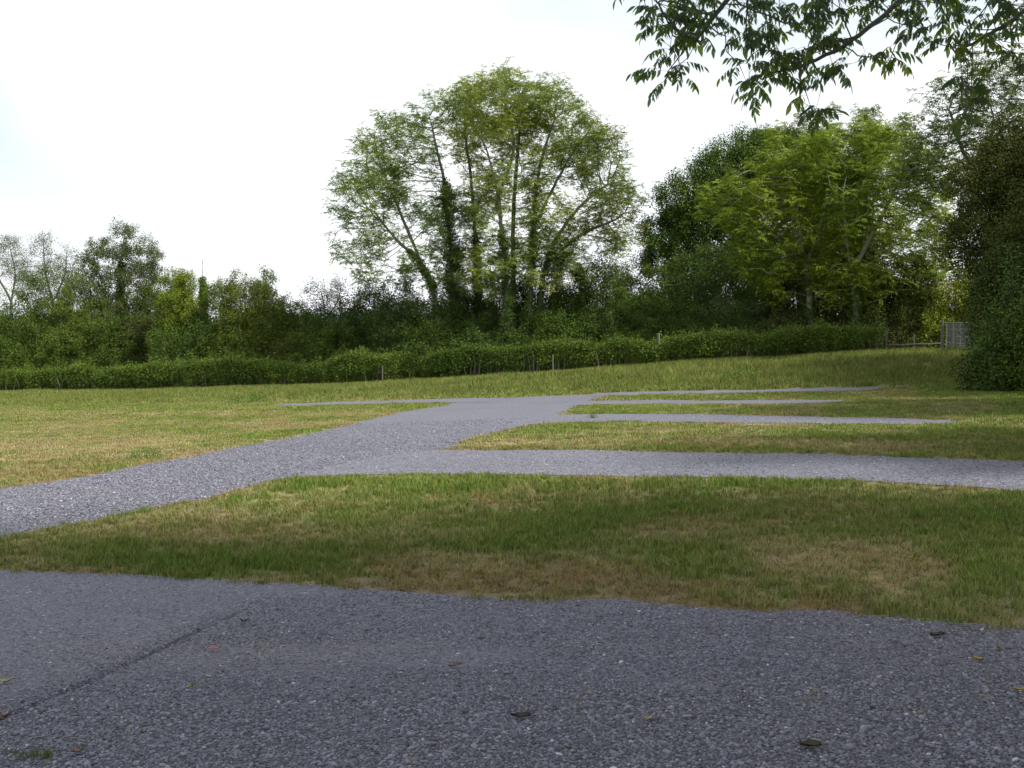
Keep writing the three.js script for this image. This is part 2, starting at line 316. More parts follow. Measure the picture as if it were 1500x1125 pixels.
{
  const r = rng(31), q = Q(), up = V(0, 1, 0);
  const layers = [
    // depth range, tries per square metre, tuft shape, dry thatch shape
    { d: [5, 10.5], per: 560, up: { n: 11, h: 0.062, w: 0.0042, spread: 0.035, lean: 0.75 }, flat: { n: 11, h: 0.085, w: 0.0036, spread: 0.05, lean: 1, flat: 1 } },
    { d: [10.5, 18], per: 230, up: { n: 14, h: 0.066, w: 0.006, spread: 0.06, lean: 0.75 }, flat: { n: 12, h: 0.1, w: 0.0052, spread: 0.07, lean: 1, flat: 1 } },
    { d: [18, 32], per: 75, up: { n: 18, h: 0.055, w: 0.010, spread: 0.12, lean: 0.7 }, flat: { n: 14, h: 0.13, w: 0.008, spread: 0.12, lean: 1, flat: 1 } },
    { d: [32, 66], per: 34, up: { n: 24, h: 0.06, w: 0.016, spread: 0.2, lean: 0.7 }, flat: { n: 16, h: 0.18, w: 0.012, spread: 0.2, lean: 1, flat: 1 } },
  ];
  layers.forEach((l, li) => {
    const green = [new Scatter(), new Scatter()], dry = new Scatter(), tall = [new Scatter(), new Scatter()], [d0, d1] = l.d;
    const area = 0.53 * (d1 * d1 - d0 * d0) + 3 * (d1 - d0), N = Math.round(area * l.per);
    for (let k = 0; k < N; k++) {
      const D = Math.sqrt(lerp(d0 * d0, d1 * d1, r())), X = (r() * 2 - 1) * (D * 0.53 + 1.5);
      if (onGravel(X + (r() - 0.5) * 0.13, D + (r() - 0.5) * 0.13) || D > hedgeD(X) + 0.4) continue;
      const y = terrain(X, D), t = turf(X, D, y), bank = isBank(X, D);
      if (r() < t.soil * 0.9) continue;
      q.setFromAxisAngle(up, r() * 6.283);
      const v = 0.68 + 0.64 * r(), hue = r(), base = mix3(turfColor(X, D, t), hue < 0.22 ? [0.3, 0.27, 0.09] : hue > 0.78 ? [0.1, 0.19, 0.03] : GREEN, hue < 0.22 || hue > 0.78 ? 0.45 : 0.1), c = base.map((x) => x * v), thin = t.dry * 0.95 + 0.05;
      if (bank > r()) { const hgt = 0.3 + 0.75 * fbm(X * 0.5, D * 0.5, 4.5, 3) * smooth(hedgeD(X) - 14, hedgeD(X) - 8, D) * 1.3; tall[(r() * 2) | 0].add(V(X, y, -D), q, V(1, hgt, 1), mix3(c, [0.17, 0.155, 0.055], r() < 0.18 ? 0.8 : 0.1 * r())); continue; }
      if (r() < thin) { dry.add(V(X, y, -D), q, 0.75 + 0.6 * r(), mix3(c, r() < 0.3 + t.rim * 0.5 ? BROWN : STRAW, 0.6).map((x) => x * (0.75 + 0.55 * r()))); if (r() < 0.6) continue; }
      const s = (0.65 + 0.6 * r()) * (1 + 0.35 * t.lush) * (0.75 + 0.5 * fbm(X * 2.2, D * 2.2, 7.5, 2)) * (1 - 0.25 * t.dry) * (r() < 0.03 ? 1.7 : 1);
      green[(r() * 2) | 0].add(V(X, y, -D), q, V(1, s, 1), mix3(c, GREEN, 0.12));
    }
    const word = ['short mown turf blades edging the gravel yard', 'short mown turf blades around the widest bay', 'mown turf between the narrow bays', 'mown turf of the open field'][li];
    green.forEach((s, i) => { const o = s.build(numbered('grass'), bladesGeo(60 + li * 10 + i, l.up), M.grass, scene); if (o) tag(o, word, 'grass', 'mown turf', 'stuff'); });
    const o = dry.build(numbered('grass'), bladesGeo(66 + li * 10, l.flat), M.grass, scene); if (o) tag(o, 'dry straw coloured grass clippings lying on the turf', 'grass', 'dry clippings', 'stuff');
    tall.forEach((s, i) => { const o = s.build(numbered('grass'), bladesGeo(160 + li * 10 + i, { n: 18, h: 0.3, w: 0.012, spread: 0.2, lean: 0.5 }), M.grass, scene); if (o) tag(o, 'tall unmown grass on the bank below the hedge', 'grass', 'tall bank grass', 'stuff'); });
  });
}

// ---------------------------------------------------------------- leaf sprays
function leafQuad(pos, idx, col, p, dir, side, len, wid, fold, tone) {  // a leaf of four faces, creased along the middle
  const n = V(0, 0, 0).crossVectors(side, dir).normalize(), b = pos.length / 3, at2 = (s, w, f) => p.clone().addScaledVector(dir, len * s).addScaledVector(side, wid * w).addScaledVector(n, wid * f);
  for (const v of [at2(0, 0, 0), at2(0.45, 0.5, fold), at2(1, 0, -fold * 0.8), at2(0.45, -0.5, fold)]) pos.push(v.x, v.y, v.z);
  idx.push(b, b + 1, b + 2, b, b + 2, b + 3); for (let k = 0; k < 4; k++) col.push(tone, tone, tone);
}
const rv = (r) => V(r() * 2 - 1, r() * 2 - 1, r() * 2 - 1).normalize();
function ashSpray(seed, leaves = 3, L0 = 0.3) {                         // compound leaves from one twig tip
  const r = rng(seed), pos = [], idx = [], col = [];
  for (let k = 0; k < leaves; k++) {
    const a = k / leaves * 6.283 + r(), out = V(Math.cos(a), 0.25 + 0.6 * r(), Math.sin(a)).normalize(), L = L0 * (0.75 + 0.5 * r()), p = V(0, 0, 0), d = out.clone(), tone = 0.8 + 0.4 * r();
    for (let i = 0; i < 5; i++) {
      p.addScaledVector(d, L / 5); d.y -= 0.22; d.normalize();
      const side = V(0, 0, 0).crossVectors(d, V(0, 1, 0)).normalize();
      for (const s of i < 4 ? [-1, 1] : [0]) { const ld = d.clone().multiplyScalar(s ? 0.6 : 1).addScaledVector(side, s * 0.9); ld.y -= 0.15 + 0.2 * r(); ld.normalize(); const sd = V(0, 0, 0).crossVectors(ld, rv(r).multiplyScalar(0.5).add(V(0, 1, 0))).normalize(); leafQuad(pos, idx, col, p, ld, sd, L * 0.38, L * 0.17, 0.12, tone * (0.88 + 0.24 * r())); }
    }
  }
  return geometry(pos, idx, col);
}
function bushSpray(seed, n = 22, R = 0.2, size = 0.065) {               // simple leaves round a short twig
  const r = rng(seed), pos = [], idx = [], col = [];
  for (let i = 0; i < n; i++) {
    const p = rv(r).multiplyScalar(R * r() ** 0.6), d = p.clone().normalize().add(rv(r).multiplyScalar(0.8)).normalize(), side = V(0, 0, 0).crossVectors(d, p.clone().normalize().multiplyScalar(0.5).add(rv(r).multiplyScalar(0.7)).add(V(0, 0.7, 0))).normalize();
    leafQuad(pos, idx, col, p, d, side, size * (0.65 + 0.7 * r()), size * (0.5 + 0.2 * r()), 0.12, 0.88 + 0.24 * r());
  }
  return geometry(pos, idx, col);
}
const SPRAY = { ash: [ashSpray(1), ashSpray(2), ashSpray(3)], bush: [bushSpray(4), bushSpray(5)], oak: [bushSpray(6, 24, 0.26, 0.095), bushSpray(7, 24, 0.26, 0.095)], sparse: [bushSpray(8, 10, 0.22, 0.06)], ivy: [bushSpray(9, 16, 0.15, 0.085)] };

// ---------------------------------------------------------------- woody plants: branches grow toward points of light
function grow(chains, pts, { step, reach, kill, lift = 0.05, max = 160, wobble = 0.12, seed = 1 }) {
  const r = rng(seed), P = [], parent = [], kids = [];
  const addNode = (p, par) => { P.push(p); parent.push(par); kids.push(0); if (par >= 0) kids[par]++; return P.length - 1; };
  for (const ch of chains) {
    let prev = -1;
    if (P.length) { let bd = 1e9; for (let i = 0; i < P.length; i++) { const d = P[i].distanceToSquared(ch[0]); if (d < bd) { bd = d; prev = i; } } }
    const c = ch.length > 2 ? new THREE.CatmullRomCurve3(ch) : new THREE.LineCurve3(ch[0], ch[1]), n = Math.max(2, Math.round(c.getLength() / step));
    for (let i = prev >= 0 ? 1 : 0; i <= n; i++) { const p = c.getPoint(i / n); if (i > 0 && i < n) p.add(rv(r).multiplyScalar(step * 0.06)); prev = addNode(p, prev); }
  }
  const near = new Int32Array(pts.length).fill(-1), nd = new Float64Array(pts.length).fill(1e9), dead = new Uint8Array(pts.length);
  let from = 0;
  for (let it = 0; it < max; it++) {
    for (let k = 0; k < pts.length; k++) if (!dead[k]) for (let i = from; i < P.length; i++) { const d = P[i].distanceToSquared(pts[k]); if (d < nd[k]) { nd[k] = d; near[k] = i; if (d < kill * kill) dead[k] = 1; } }
    from = P.length;
    const pull = new Map();
    for (let k = 0; k < pts.length; k++) if (!dead[k] && nd[k] < reach * reach) { const d = pts[k].clone().sub(P[near[k]]).normalize(); const e = pull.get(near[k]); if (e) e.add(d); else pull.set(near[k], d); }
    if (!pull.size) { let best = -1; for (let k = 0; k < pts.length; k++) if (!dead[k] && (best < 0 || nd[k] < nd[best])) best = k; if (best < 0) break; pull.set(near[best], pts[best].clone().sub(P[near[best]]).normalize()); }
    for (const [i, d] of pull) { d.normalize().add(V(0, lift, 0)).add(rv(r).multiplyScalar(wobble)).normalize(); if (kids[i] > 4) continue; addNode(P[i].clone().addScaledVector(d, step), i); }
    if (P.length > 9000) break;
  }
  return { P, parent, kids };
}
function woody({ P, parent }, { tip = 0.007, power = 2.25, cap = 1, base = null, taper = 1, drop = 0, color, seed = 1 }) {
  const n = P.length, rad = new Float64Array(n), kids = Array.from({ length: n }, () => []), order = new Float64Array(n);
  for (let i = 0; i < n; i++) if (parent[i] >= 0) kids[parent[i]].push(i);
  for (let i = n - 1; i >= 0; i--) { let s = 0; for (const k of kids[i]) s += rad[k] ** power; rad[i] = Math.max(tip, s ** (1 / power) + 0.0002); order[i] = kids[i].length ? 1 + Math.max(...kids[i].map((k) => order[k])) : 0; }
  const scale = cap / rad[0] < 1 ? cap / rad[0] : 1; for (let i = 0; i < n; i++) rad[i] = Math.max(tip, rad[i] * (scale < 1 ? lerp(1, scale, smooth(0, 1, rad[i] / rad[0])) : 1));
  const pos = [], idx = [], col = [], done = new Uint8Array(n);
  const chain = (start, first) => {
    const list = first >= 0 ? [first] : []; let i = start;
    for (;;) { list.push(i); done[i] = 1; if (!kids[i].length) break; let b = kids[i][0]; for (const k of kids[i]) if (rad[k] > rad[b]) b = k; i = b; }
    if (list.length < 2) return;
    const R = first >= 0 ? Math.min(rad[start] * 1.15, rad[first]) : rad[start];
    const sides = R > 0.09 ? 9 : R > 0.03 ? 6 : R > 0.012 ? 4 : 3, b0 = pos.length / 3;
    let nx = V(1, 0, 0.3).normalize();
    list.forEach((k, j) => {
      const a = P[list[Math.max(0, j - 1)]], b = P[list[Math.min(list.length - 1, j + 1)]], t = b.clone().sub(a).normalize();
      nx = nx.clone().addScaledVector(t, -nx.dot(t)); if (nx.lengthSq() < 1e-4) nx = V(0.3, 0.2, 1).addScaledVector(t, -V(0.3, 0.2, 1).dot(t)); nx.normalize();
      const ny = V(0, 0, 0).crossVectors(t, nx), rr = j === 0 && first >= 0 ? R : j === list.length - 1 ? rad[k] * 0.4 : rad[k];
      for (let s = 0; s < sides; s++) {
        const an = s / sides * 6.283, p = P[k].clone().addScaledVector(nx, Math.cos(an) * rr).addScaledVector(ny, Math.sin(an) * rr); pos.push(p.x, p.y, p.z);
        const m = 0.7 + 0.6 * noise(p.x * 5, p.y * 2.2, p.z * 5), g = noise(p.x * 1.7 + 9, p.y * 0.9, p.z * 1.7); col.push(color[0] * m, color[1] * m * (1 + 0.12 * g), color[2] * m);
        if (j) { const c = b0 + j * sides, q = (s + 1) % sides; idx.push(c - sides + s, c - sides + q, c + q, c - sides + s, c + q, c + s); }
      }
    });
  };
  for (let i = 0; i < n; i++) if (!done[i] && (parent[i] < 0 || done[parent[i]])) { if (parent[i] >= 0 && rad[i] < drop) { let st = [i]; while (st.length) { const k = st.pop(); done[k] = 1; st.push(...kids[k]); } continue; } chain(i, parent[i]); }
  return { geo: geometry(pos, idx, col), rad, kids, order };
}
function cloudPts(r, lobes, n, clump, hollow = 0.35) {                  // points gathered in tufts inside lobes [centre, radii]
  const pts = [], vol = lobes.map(([, s]) => s.x * s.y * s.z), tot = vol.reduce((a, b) => a + b, 0);
  lobes.forEach(([c, s], i) => {
    const m = Math.max(3, Math.round(n * vol[i] / tot / clump.k));
    for (let k = 0; k < m; k++) { const d = rv(r).multiplyScalar(lerp(hollow, 1, r() ** 0.45)), cc = V(c.x + d.x * s.x, c.y + d.y * s.y, c.z + d.z * s.z); for (let j = 0; j < clump.k; j++) pts.push(cc.clone().add(rv(r).multiplyScalar(clump.r * r() ** 0.5))); }
  });
  return pts;
}
const lobe = (px, py, D, rx, ry, rz) => [at(px, py, D), V(rx * D / F, ry * D / F, rz ?? (rx + ry) / 2 * D / F)];
function plant(o) {
  // o: name, label, category, group, D, trunks (lists of pixels, first one the foot), lobes [px, py, rx, ry, depth offset, depth radius], spray, color, per, pts ...
  const r = rng(o.seed), D = o.D;
  const chains = o.trunks.map((t, ti) => t.map(([x, y, dd = 0], i) => { const p = at(x, y, D + dd); if (i === 0 && ti === 0 || i === 0 && o.multi) p.y = terrain(p.x, -p.z) - 0.05; return p; }));
  const foot = chains[0][0].clone(), g = thing(o.name, V(foot.x, foot.y + 0.05, foot.z), o.label, o.category, o.group);
  const lobes = o.lobes.map(([x, y, rx, ry, dd = 0, rz]) => lobe(x, y, D + dd, rx, ry, rz ?? (rx + ry) / 2 * D / F * (o.deep ?? 1)));
  const step = o.step ?? 0.42, pts = cloudPts(r, lobes, (o.pts ?? 500) * (o.dense ?? 1), { k: o.clump?.[0] ?? 6, r: o.clump?.[1] ?? 0.7 }, o.hollow);
  for (const p of pts) { const f = terrain(p.x, -p.z) + 0.15; if (p.y < f) p.y = f + r() * 0.4; }
  const sk = grow(chains, o.filter ? pts.filter(o.filter) : pts, { step, reach: o.reach ?? 3.2, kill: step * 0.95, lift: o.lift ?? 0.06, seed: o.seed, wobble: o.wobble });
  const w = woody(sk, { tip: o.tip ?? 0.009, power: o.power ?? 2.3, cap: o.cap ?? 0.28, drop: o.drop ?? 0, color: o.bark ?? [0.2, 0.19, 0.16], seed: o.seed });
  w.geo.translate(-g.position.x, -g.position.y, -g.position.z);
  part(o.shrub ? 'stems' : 'trunk', w.geo, M.bark, g);
  const geos = SPRAY[o.spray], S = geos.map(() => new Scatter()), q = Q(), e = new THREE.Euler(), c0 = o.color, c1 = o.color2 ?? o.color;
  const jit = o.jitter ?? 0.3, per = o.per ?? 2, lim = o.leafOrder ?? 4;
  for (let i = 0; i < sk.P.length; i++) {
    if (w.order[i] > lim || w.rad[i] > (o.leafRad ?? 0.05)) continue;
    const p0 = sk.P[i]; let k = per * (w.order[i] < 2 ? 1.3 : 0.8); k = Math.floor(k) + (r() < k % 1 ? 1 : 0);
    const hue = noise(p0.x * 0.45, p0.y * 0.45, p0.z * 0.45 + o.seed);
    for (; k > 0; k--) {
      const p = p0.clone().add(rv(r).multiplyScalar(jit * r() ** 0.5)).sub(g.position);
      e.set((r() - 0.5) * (o.tumble ?? 1.2), r() * 6.283, (r() - 0.5) * (o.tumble ?? 1.2)); q.setFromEuler(e);
      if (o.filter && !o.filter(p.clone().add(g.position))) continue;
      const v = 0.84 + 0.32 * r(); S[(r() * S.length) | 0].add(p, q, (o.size ?? 1) * (0.7 + 0.6 * r()), mix3(c0, c1, clamp(hue * 1.6 - 0.3 + (r() - 0.5) * 0.3)).map((x) => x * v));
    }
  }
  S.forEach((s, i) => s.build(o.shrub ? 'foliage' : 'crown', geos[i], o.spray === 'ash' ? M.leaf : M.bush, g));
  if (o.ivy) {                                                          // [from, to] along the first trunks, thickness, number per metre
    const [lo, hi, thick, num, which = [0]] = o.ivy, I = new Scatter();
    for (const wi of which) {
      const c = chains[wi].length > 2 ? new THREE.CatmullRomCurve3(chains[wi]) : new THREE.LineCurve3(...chains[wi]), len = c.getLength() * (hi - lo);
      for (let k = 0; k < len * num * 1.25; k++) {
        const f = r() ** 1.25, t = lerp(lo, hi, f), p = c.getPoint(t), d = rv(r); if (r() < f * 0.55) continue;
        const an = Math.atan2(d.z, d.x), bulge = 0.15 + 3.2 * fbm(p.y * 1.1 + o.seed * 3, an * 1.1 + 9, o.seed + 0.5, 3) ** 2; d.y *= 0.4; p.addScaledVector(d.normalize(), thick * bulge * (0.35 + 0.75 * r()) * (1 - 0.55 * f));
        e.set((r() - 0.5) * 2, r() * 6.283, (r() - 0.5) * 2); q.setFromEuler(e); const v = 0.7 + 0.6 * r();
        I.add(p.sub(g.position), q, 0.7 + 0.6 * r(), (o.ivyColor ?? [0.085, 0.15, 0.028]).map((x) => x * v));
      }
    }
    I.build('ivy', SPRAY.ivy[0], M.ivy, g);
  }
  return g;
}

// ---------------------------------------------------------------- the clump of ash trees
const ASH = [0.2, 0.275, 0.05], ASH2 = [0.28, 0.325, 0.055], ASHB = [0.17, 0.25, 0.085], ASHBARK = [0.15, 0.145, 0.115];
const ashBase = { name: 'ash_tree', category: 'tree', group: 'clump of ash trees behind the hedge', spray: 'ash', color: ASH, color2: ASH2, bark: ASHBARK, per: 1.6, step: 0.3, cap: 0.2, clump: [12, 0.75], size: 0.85, leafOrder: 4, jitter: 0.36, hollow: 0.25, tip: 0.009, lift: 0.22, power: 2.45, dense: 1.9, deep: 1.75 };
for (const t of [
  { seed: 11, D: 56.2, label: 'ash tree leaning far out from the clump, away from the oak', color: ASHB, color2: ASH, pts: 720, trunks: [[[648, 470], [634, 425], [612, 382], [578, 348], [548, 310]], [[622, 398], [590, 320], [565, 260]]], lobes: [[552, 300, 58, 80], [528, 345, 42, 55], [570, 385, 65, 32], [565, 235, 48, 55], [620, 345, 40, 45]], ivy: [0.1, 0.6, 0.3, 90] },
  { seed: 12, D: 57.2, label: 'ash tree with the thickest dark ivy sleeve up its trunk', color: ASHB, color2: ASH, trunks: [[[668, 470], [662, 400], [657, 330], [651, 268], [638, 210], [632, 180]]], lobes: [[606, 212, 52, 58], [622, 186, 34, 34], [655, 170, 34, 34], [600, 270, 50, 50], [655, 330, 46, 60], [640, 400, 50, 34]], ivy: [0.05, 0.62, 0.7, 130], pts: 560 },
  { seed: 13, D: 58.2, label: 'thin dark stemmed ash beside the ivy sleeved ash', trunks: [[[701, 470], [699, 400], [695, 330], [690, 262], [680, 190]]], lobes: [[682, 190, 38, 70], [690, 300, 34, 60], [668, 168, 36, 36], [705, 155, 34, 34], [700, 390, 40, 50]], ivy: [0.05, 0.45, 0.34, 110], pts: 600 },
  { seed: 14, D: 55.2, label: 'pale forked ash whose stem stands just before the tallest ash', trunks: [[[746, 480], [740, 400], [734, 330], [728, 280], [712, 215]], [[730, 290], [752, 220], [745, 160]]], lobes: [[715, 190, 46, 68], [745, 155, 44, 50], [722, 300, 36, 60], [725, 395, 40, 45]], ivy: [0.02, 0.45, 0.34, 120], pts: 660 },
  { seed: 15, D: 56.7, label: 'tallest ash, its crown making the summit of the clump', trunks: [[[757, 480], [752, 400], [752, 320], [757, 240], [764, 165]]], lobes: [[765, 155, 48, 54], [785, 200, 42, 60], [760, 250, 45, 60], [750, 125, 30, 24], [765, 350, 44, 60]], pts: 760, ivy: [0.02, 0.3, 0.2, 60] },
  { seed: 16, D: 55.7, label: 'pale straight ash with two limbs spreading toward the oak', trunks: [[[770, 485], [779, 400], [782, 320], [792, 240], [812, 175]], [[784, 330], [818, 260], [850, 205]]], lobes: [[822, 190, 50, 58], [855, 220, 42, 48], [800, 162, 36, 34], [815, 290, 46, 60], [800, 385, 44, 48]], pts: 760, ivy: [0.1, 0.6, 0.24, 60] },
  { seed: 17, D: 56.2, label: 'ash leaning out toward the oak, lowest boughs over the thicket', color2: [0.165, 0.185, 0.035], trunks: [[[784, 475], [796, 405], [818, 345], [852, 300], [890, 270]], [[804, 385], [850, 345], [905, 320]]], lobes: [[882, 262, 48, 66], [905, 320, 42, 48], [870, 350, 56, 34], [860, 225, 36, 44], [840, 385, 40, 36]], pts: 820, ivy: [0.02, 0.4, 0.26, 80] },
]) plant({ ...ashBase, ...t });

// ---------------------------------------------------------------- oak and the trees about the gate
plant({ name: 'oak_tree', label: 'large dark green oak with dense rounded crown rising behind the light green ash', category: 'tree', seed: 21, D: 62, spray: 'oak', color: [0.065, 0.112, 0.022], color2: [0.09, 0.142, 0.027], bark: [0.12, 0.11, 0.09], trunks: [[[1100, 490], [1102, 430], [1100, 370], [1105, 300]], [[1101, 400], [1050, 350], [1000, 330]], [[1101, 380], [1150, 320], [1190, 260]]], lobes: [[1030, 300, 62, 50], [990, 335, 42, 48], [975, 372, 34, 30], [1015, 395, 40, 26], [1080, 255, 62, 45], [1120, 232, 56, 40], [1060, 350, 70, 40], [1150, 255, 80, 55], [1210, 290, 60, 60], [1130, 385, 70, 42], [1220, 370, 60, 50]], pts: 4600, per: 5, step: 0.42, cap: 0.45, clump: [8, 0.9], jitter: 0.45, leafOrder: 6, size: 1.2, hollow: 0.5 });
const gateAsh = { name: 'ash_tree', category: 'tree', spray: 'ash', bark: [0.24, 0.23, 0.19], step: 0.32, clump: [10, 0.75], tip: 0.009, lift: 0.14, dense: 1.7, size: 1.05, jitter: 0.36, leafOrder: 4 };
plant({ ...gateAsh, label: 'bright yellow green ash with pale forked stem before the dark oak', seed: 22, D: 52, color: [0.21, 0.295, 0.034], color2: [0.28, 0.345, 0.042], trunks: [[[1190, 490], [1184, 410], [1172, 340], [1160, 280], [1150, 235]], [[1180, 390], [1205, 320], [1225, 250]]], lobes: [[1150, 275, 60, 50], [1115, 330, 52, 42], [1200, 250, 66, 42], [1180, 340, 70, 50], [1110, 380, 40, 30], [1220, 370, 50, 50], [1085, 300, 50, 42], [1075, 345, 40, 34], [1250, 220, 60, 40], [1170, 225, 50, 36], [1150, 400, 60, 36]], pts: 1700, per: 1.8, cap: 0.2, ivy: [0.02, 0.4, 0.3, 90] });
plant({ ...gateAsh, label: 'leafy green ash between the forked bright ash and the gate bush', seed: 23, D: 50, color: [0.185, 0.265, 0.034], color2: [0.25, 0.315, 0.04], trunks: [[[1262, 490], [1250, 420], [1240, 350], [1235, 290]], [[1247, 400], [1285, 330], [1310, 280]]], lobes: [[1250, 275, 50, 50], [1300, 300, 46, 56], [1270, 370, 60, 52], [1335, 340, 50, 60], [1310, 240, 50, 46], [1350, 270, 44, 50], [1330, 400, 44, 36], [1240, 420, 50, 30], [1370, 320, 36, 44], [1365, 380, 34, 34]], pts: 1600, per: 1.8, cap: 0.18, ivy: [0.02, 0.5, 0.4, 110] });
plant({ ...gateAsh, label: 'tall pale ash showing its feathery top above the oak', seed: 24, D: 68, color: [0.14, 0.19, 0.055], color2: [0.18, 0.22, 0.055], trunks: [[[1222, 480], [1220, 380], [1222, 280], [1215, 215]], [[1220, 330], [1270, 260], [1300, 205]], [[1221, 320], [1175, 240], [1135, 205]]], lobes: [[1140, 205, 36, 26], [1185, 190, 34, 24], [1240, 185, 44, 26], [1290, 195, 36, 32], [1215, 225, 90, 30], [1310, 235, 40, 40]], pts: 900, per: 1.7, cap: 0.25 });
plant({ ...gateAsh, label: 'airy dark leaved ash towering over the gate hedgerow', seed: 25, D: 44, color: [0.09, 0.135, 0.034], color2: [0.12, 0.165, 0.036], bark: [0.17, 0.155, 0.155], trunks: [[[1470, 520], [1462, 420], [1455, 330], [1450, 250], [1455, 170]], [[1455, 300], [1410, 220], [1390, 160]], [[1452, 280], [1500, 190], [1520, 110]]], lobes: [[1400, 165, 45, 45], [1455, 130, 50, 45], [1500, 150, 40, 60], [1380, 225, 48, 50], [1440, 225, 60, 50], [1510, 240, 50, 60], [1350, 260, 34, 44]], pts: 1500, per: 1.8, cap: 0.22, size: 0.85 });

// ---------------------------------------------------------------- trees of the low end of the hedgerow
const thin = { category: 'tree', step: 0.28, clump: [4, 0.5], cap: 0.14, bark: [0.14, 0.13, 0.12], dense: 1.8, size: 1.25, lift: 0.15 };
plant({ ...thin, name: 'alder_tree', label: 'tall loose crowned tree with an ivy clad stem, highest of the low hedgerow', seed: 31, D: 67, spray: 'bush', color: [0.07, 0.1, 0.034], color2: [0.1, 0.125, 0.034], trunks: [[[178, 520], [179, 460], [177, 400], [182, 345]]], lobes: [[182, 352, 24, 26], [160, 385, 38, 34], [205, 385, 34, 34], [190, 430, 42, 42], [150, 430, 30, 30]], pts: 700, per: 3, ivy: [0.1, 0.75, 0.35, 130] });
plant({ ...thin, name: 'willow_tree', label: 'wispy nearly leafless willow at the far end of the hedgerow', seed: 32, D: 73, spray: 'sparse', color: [0.09, 0.115, 0.045], bark: [0.13, 0.12, 0.11], trunks: [[[14, 520], [16, 450], [22, 400], [14, 360]], [[16, 440], [-10, 390], [-14, 360]]], lobes: [[8, 372, 26, 30], [-20, 380, 26, 34], [30, 395, 16, 26]], pts: 420, per: 2.6 });
plant({ ...thin, name: 'willow_tree', label: 'slender willow with thin upright grey twigs beside the ivy clad alder', seed: 33, D: 70, spray: 'sparse', color: [0.085, 0.11, 0.042], bark: [0.13, 0.12, 0.11], trunks: [[[82, 520], [78, 450], [66, 395], [63, 348]], [[80, 440], [95, 400], [98, 365]]], lobes: [[64, 375, 14, 34], [98, 390, 20, 26], [50, 410, 30, 26], [85, 415, 40, 30]], pts: 620, per: 2.8 });
plant({ ...thin, name: 'dead_tree', label: 'bare dead stem poking out of a narrow ivy sleeve', seed: 34, D: 63.5, spray: 'sparse', color: [0.1, 0.1, 0.05], bark: [0.17, 0.13, 0.12], trunks: [[[298, 525], [297, 450], [297, 376]]], lobes: [[297, 392, 9, 16], [306, 410, 10, 12]], pts: 26, clump: [2, 0.3], per: 0, cap: 0.06, ivy: [0.3, 0.78, 0.24, 150] });
plant({ ...thin, name: 'ivy_stump', label: 'yellow green ivy covered column standing above the thicket', seed: 35, D: 63, spray: 'bush', color: [0.13, 0.18, 0.024], color2: [0.17, 0.21, 0.026], shrub: true, trunks: [[[264, 525], [266, 470], [264, 405]]], lobes: [[265, 420, 17, 20], [258, 455, 24, 34], [275, 470, 22, 30]], pts: 520, per: 5, ivy: [0.2, 0.98, 0.5, 200], ivyColor: [0.13, 0.175, 0.024] });
plant({ ...thin, name: 'hawthorn_tree', label: 'spreading hawthorn with twiggy shoots above its rounded crown', seed: 36, D: 61.5, spray: 'bush', color: [0.07, 0.105, 0.02], color2: [0.11, 0.145, 0.026], trunks: [[[365, 530], [362, 480], [358, 430]], [[363, 500], [395, 450], [405, 420]], [[363, 500], [335, 455], [328, 418]]], lobes: [[362, 445, 46, 34], [400, 460, 36, 26], [330, 440, 24, 30], [370, 490, 60, 28], [352, 410, 12, 12], [388, 410, 10, 14]], pts: 900, per: 4 });
plant({ ...thin, name: 'elder_tree', label: 'thin twiggy elder silhouetted in the sky gap beside the ash clump', seed: 37, D: 61, spray: 'sparse', color: [0.07, 0.08, 0.05], trunks: [[[478, 520], [476, 460], [470, 425]], [[477, 470], [495, 440], [500, 418]]], lobes: [[462, 428, 20, 12], [495, 425, 14, 20], [478, 450, 24, 20]], pts: 220, per: 2.2 });

// ---------------------------------------------------------------- thickets
const bush = { name: 'shrub', category: 'shrub', shrub: true, spray: 'bush', step: 0.34, clump: [4, 0.5], dense: 1.5, cap: 0.07, tip: 0.008, drop: 0.0085, reach: 2.2, jitter: 0.36, leafOrder: 9, leafRad: 0.06, hollow: 0.4, size: 1.3, bark: [0.12, 0.1, 0.085], multi: true, lift: 0.02 };
function thicket(label, group, list, extra = {}) {                      // [px, top y, half width, foot y hidden, D, colour]
  list.forEach(([px, top, rx, D0, c, c2, own], i) => {
    const D = D0 + (extra.back ?? 0);
    const footY = pixel(V(at(px, 500, D).x, terrain(at(px, 500, D).x, D), -D))[1], h = footY - top;
    const mid = top + h * 0.5;
    const look = c === G3 ? 'dull green' : c === G1 ? 'mid green' : c === G2 ? 'bright green' : c === BR ? 'brownish' : '';
    plant({ ...bush, label: own ?? label.replace('LOOK', look), group, seed: 400 + Math.round(px) + Math.round(D * 7), D, color: c, color2: c2, trunks: [[[px, footY], [px + 3, mid]], [[px - rx * 0.4, footY], [px - rx * 0.6, mid]], [[px + rx * 0.4, footY], [px + rx * 0.6, mid]]], lobes: [[px, top + h * 0.48, rx * 0.9, h * 0.42], [px - rx * 0.5, top + h * 0.62, rx * 0.6, h * 0.4, -0.6], [px + rx * 0.45, top + h * 0.6, rx * 0.65, h * 0.42, -0.5], ...[0, 1, 2, 3, 4, 5, 6].map((k) => { const a = 3.5 + 2.5 * hash(px | 0, k, 7), q = hash(k, px | 0, 9); return [px + Math.cos(a) * rx * (0.85 + 0.35 * q), top + h * 0.45 + Math.sin(a) * h * (0.4 + 0.16 * q), rx * (0.12 + 0.16 * q), h * (0.08 + 0.08 * q), (q - 0.6) * 2]; })], pts: 620, per: 3.5, ...extra });
  });
}
const G1 = [0.066, 0.108, 0.021], G2 = [0.09, 0.134, 0.024], G3 = [0.07, 0.113, 0.033], G4 = [0.115, 0.15, 0.027], BR = [0.092, 0.098, 0.031];
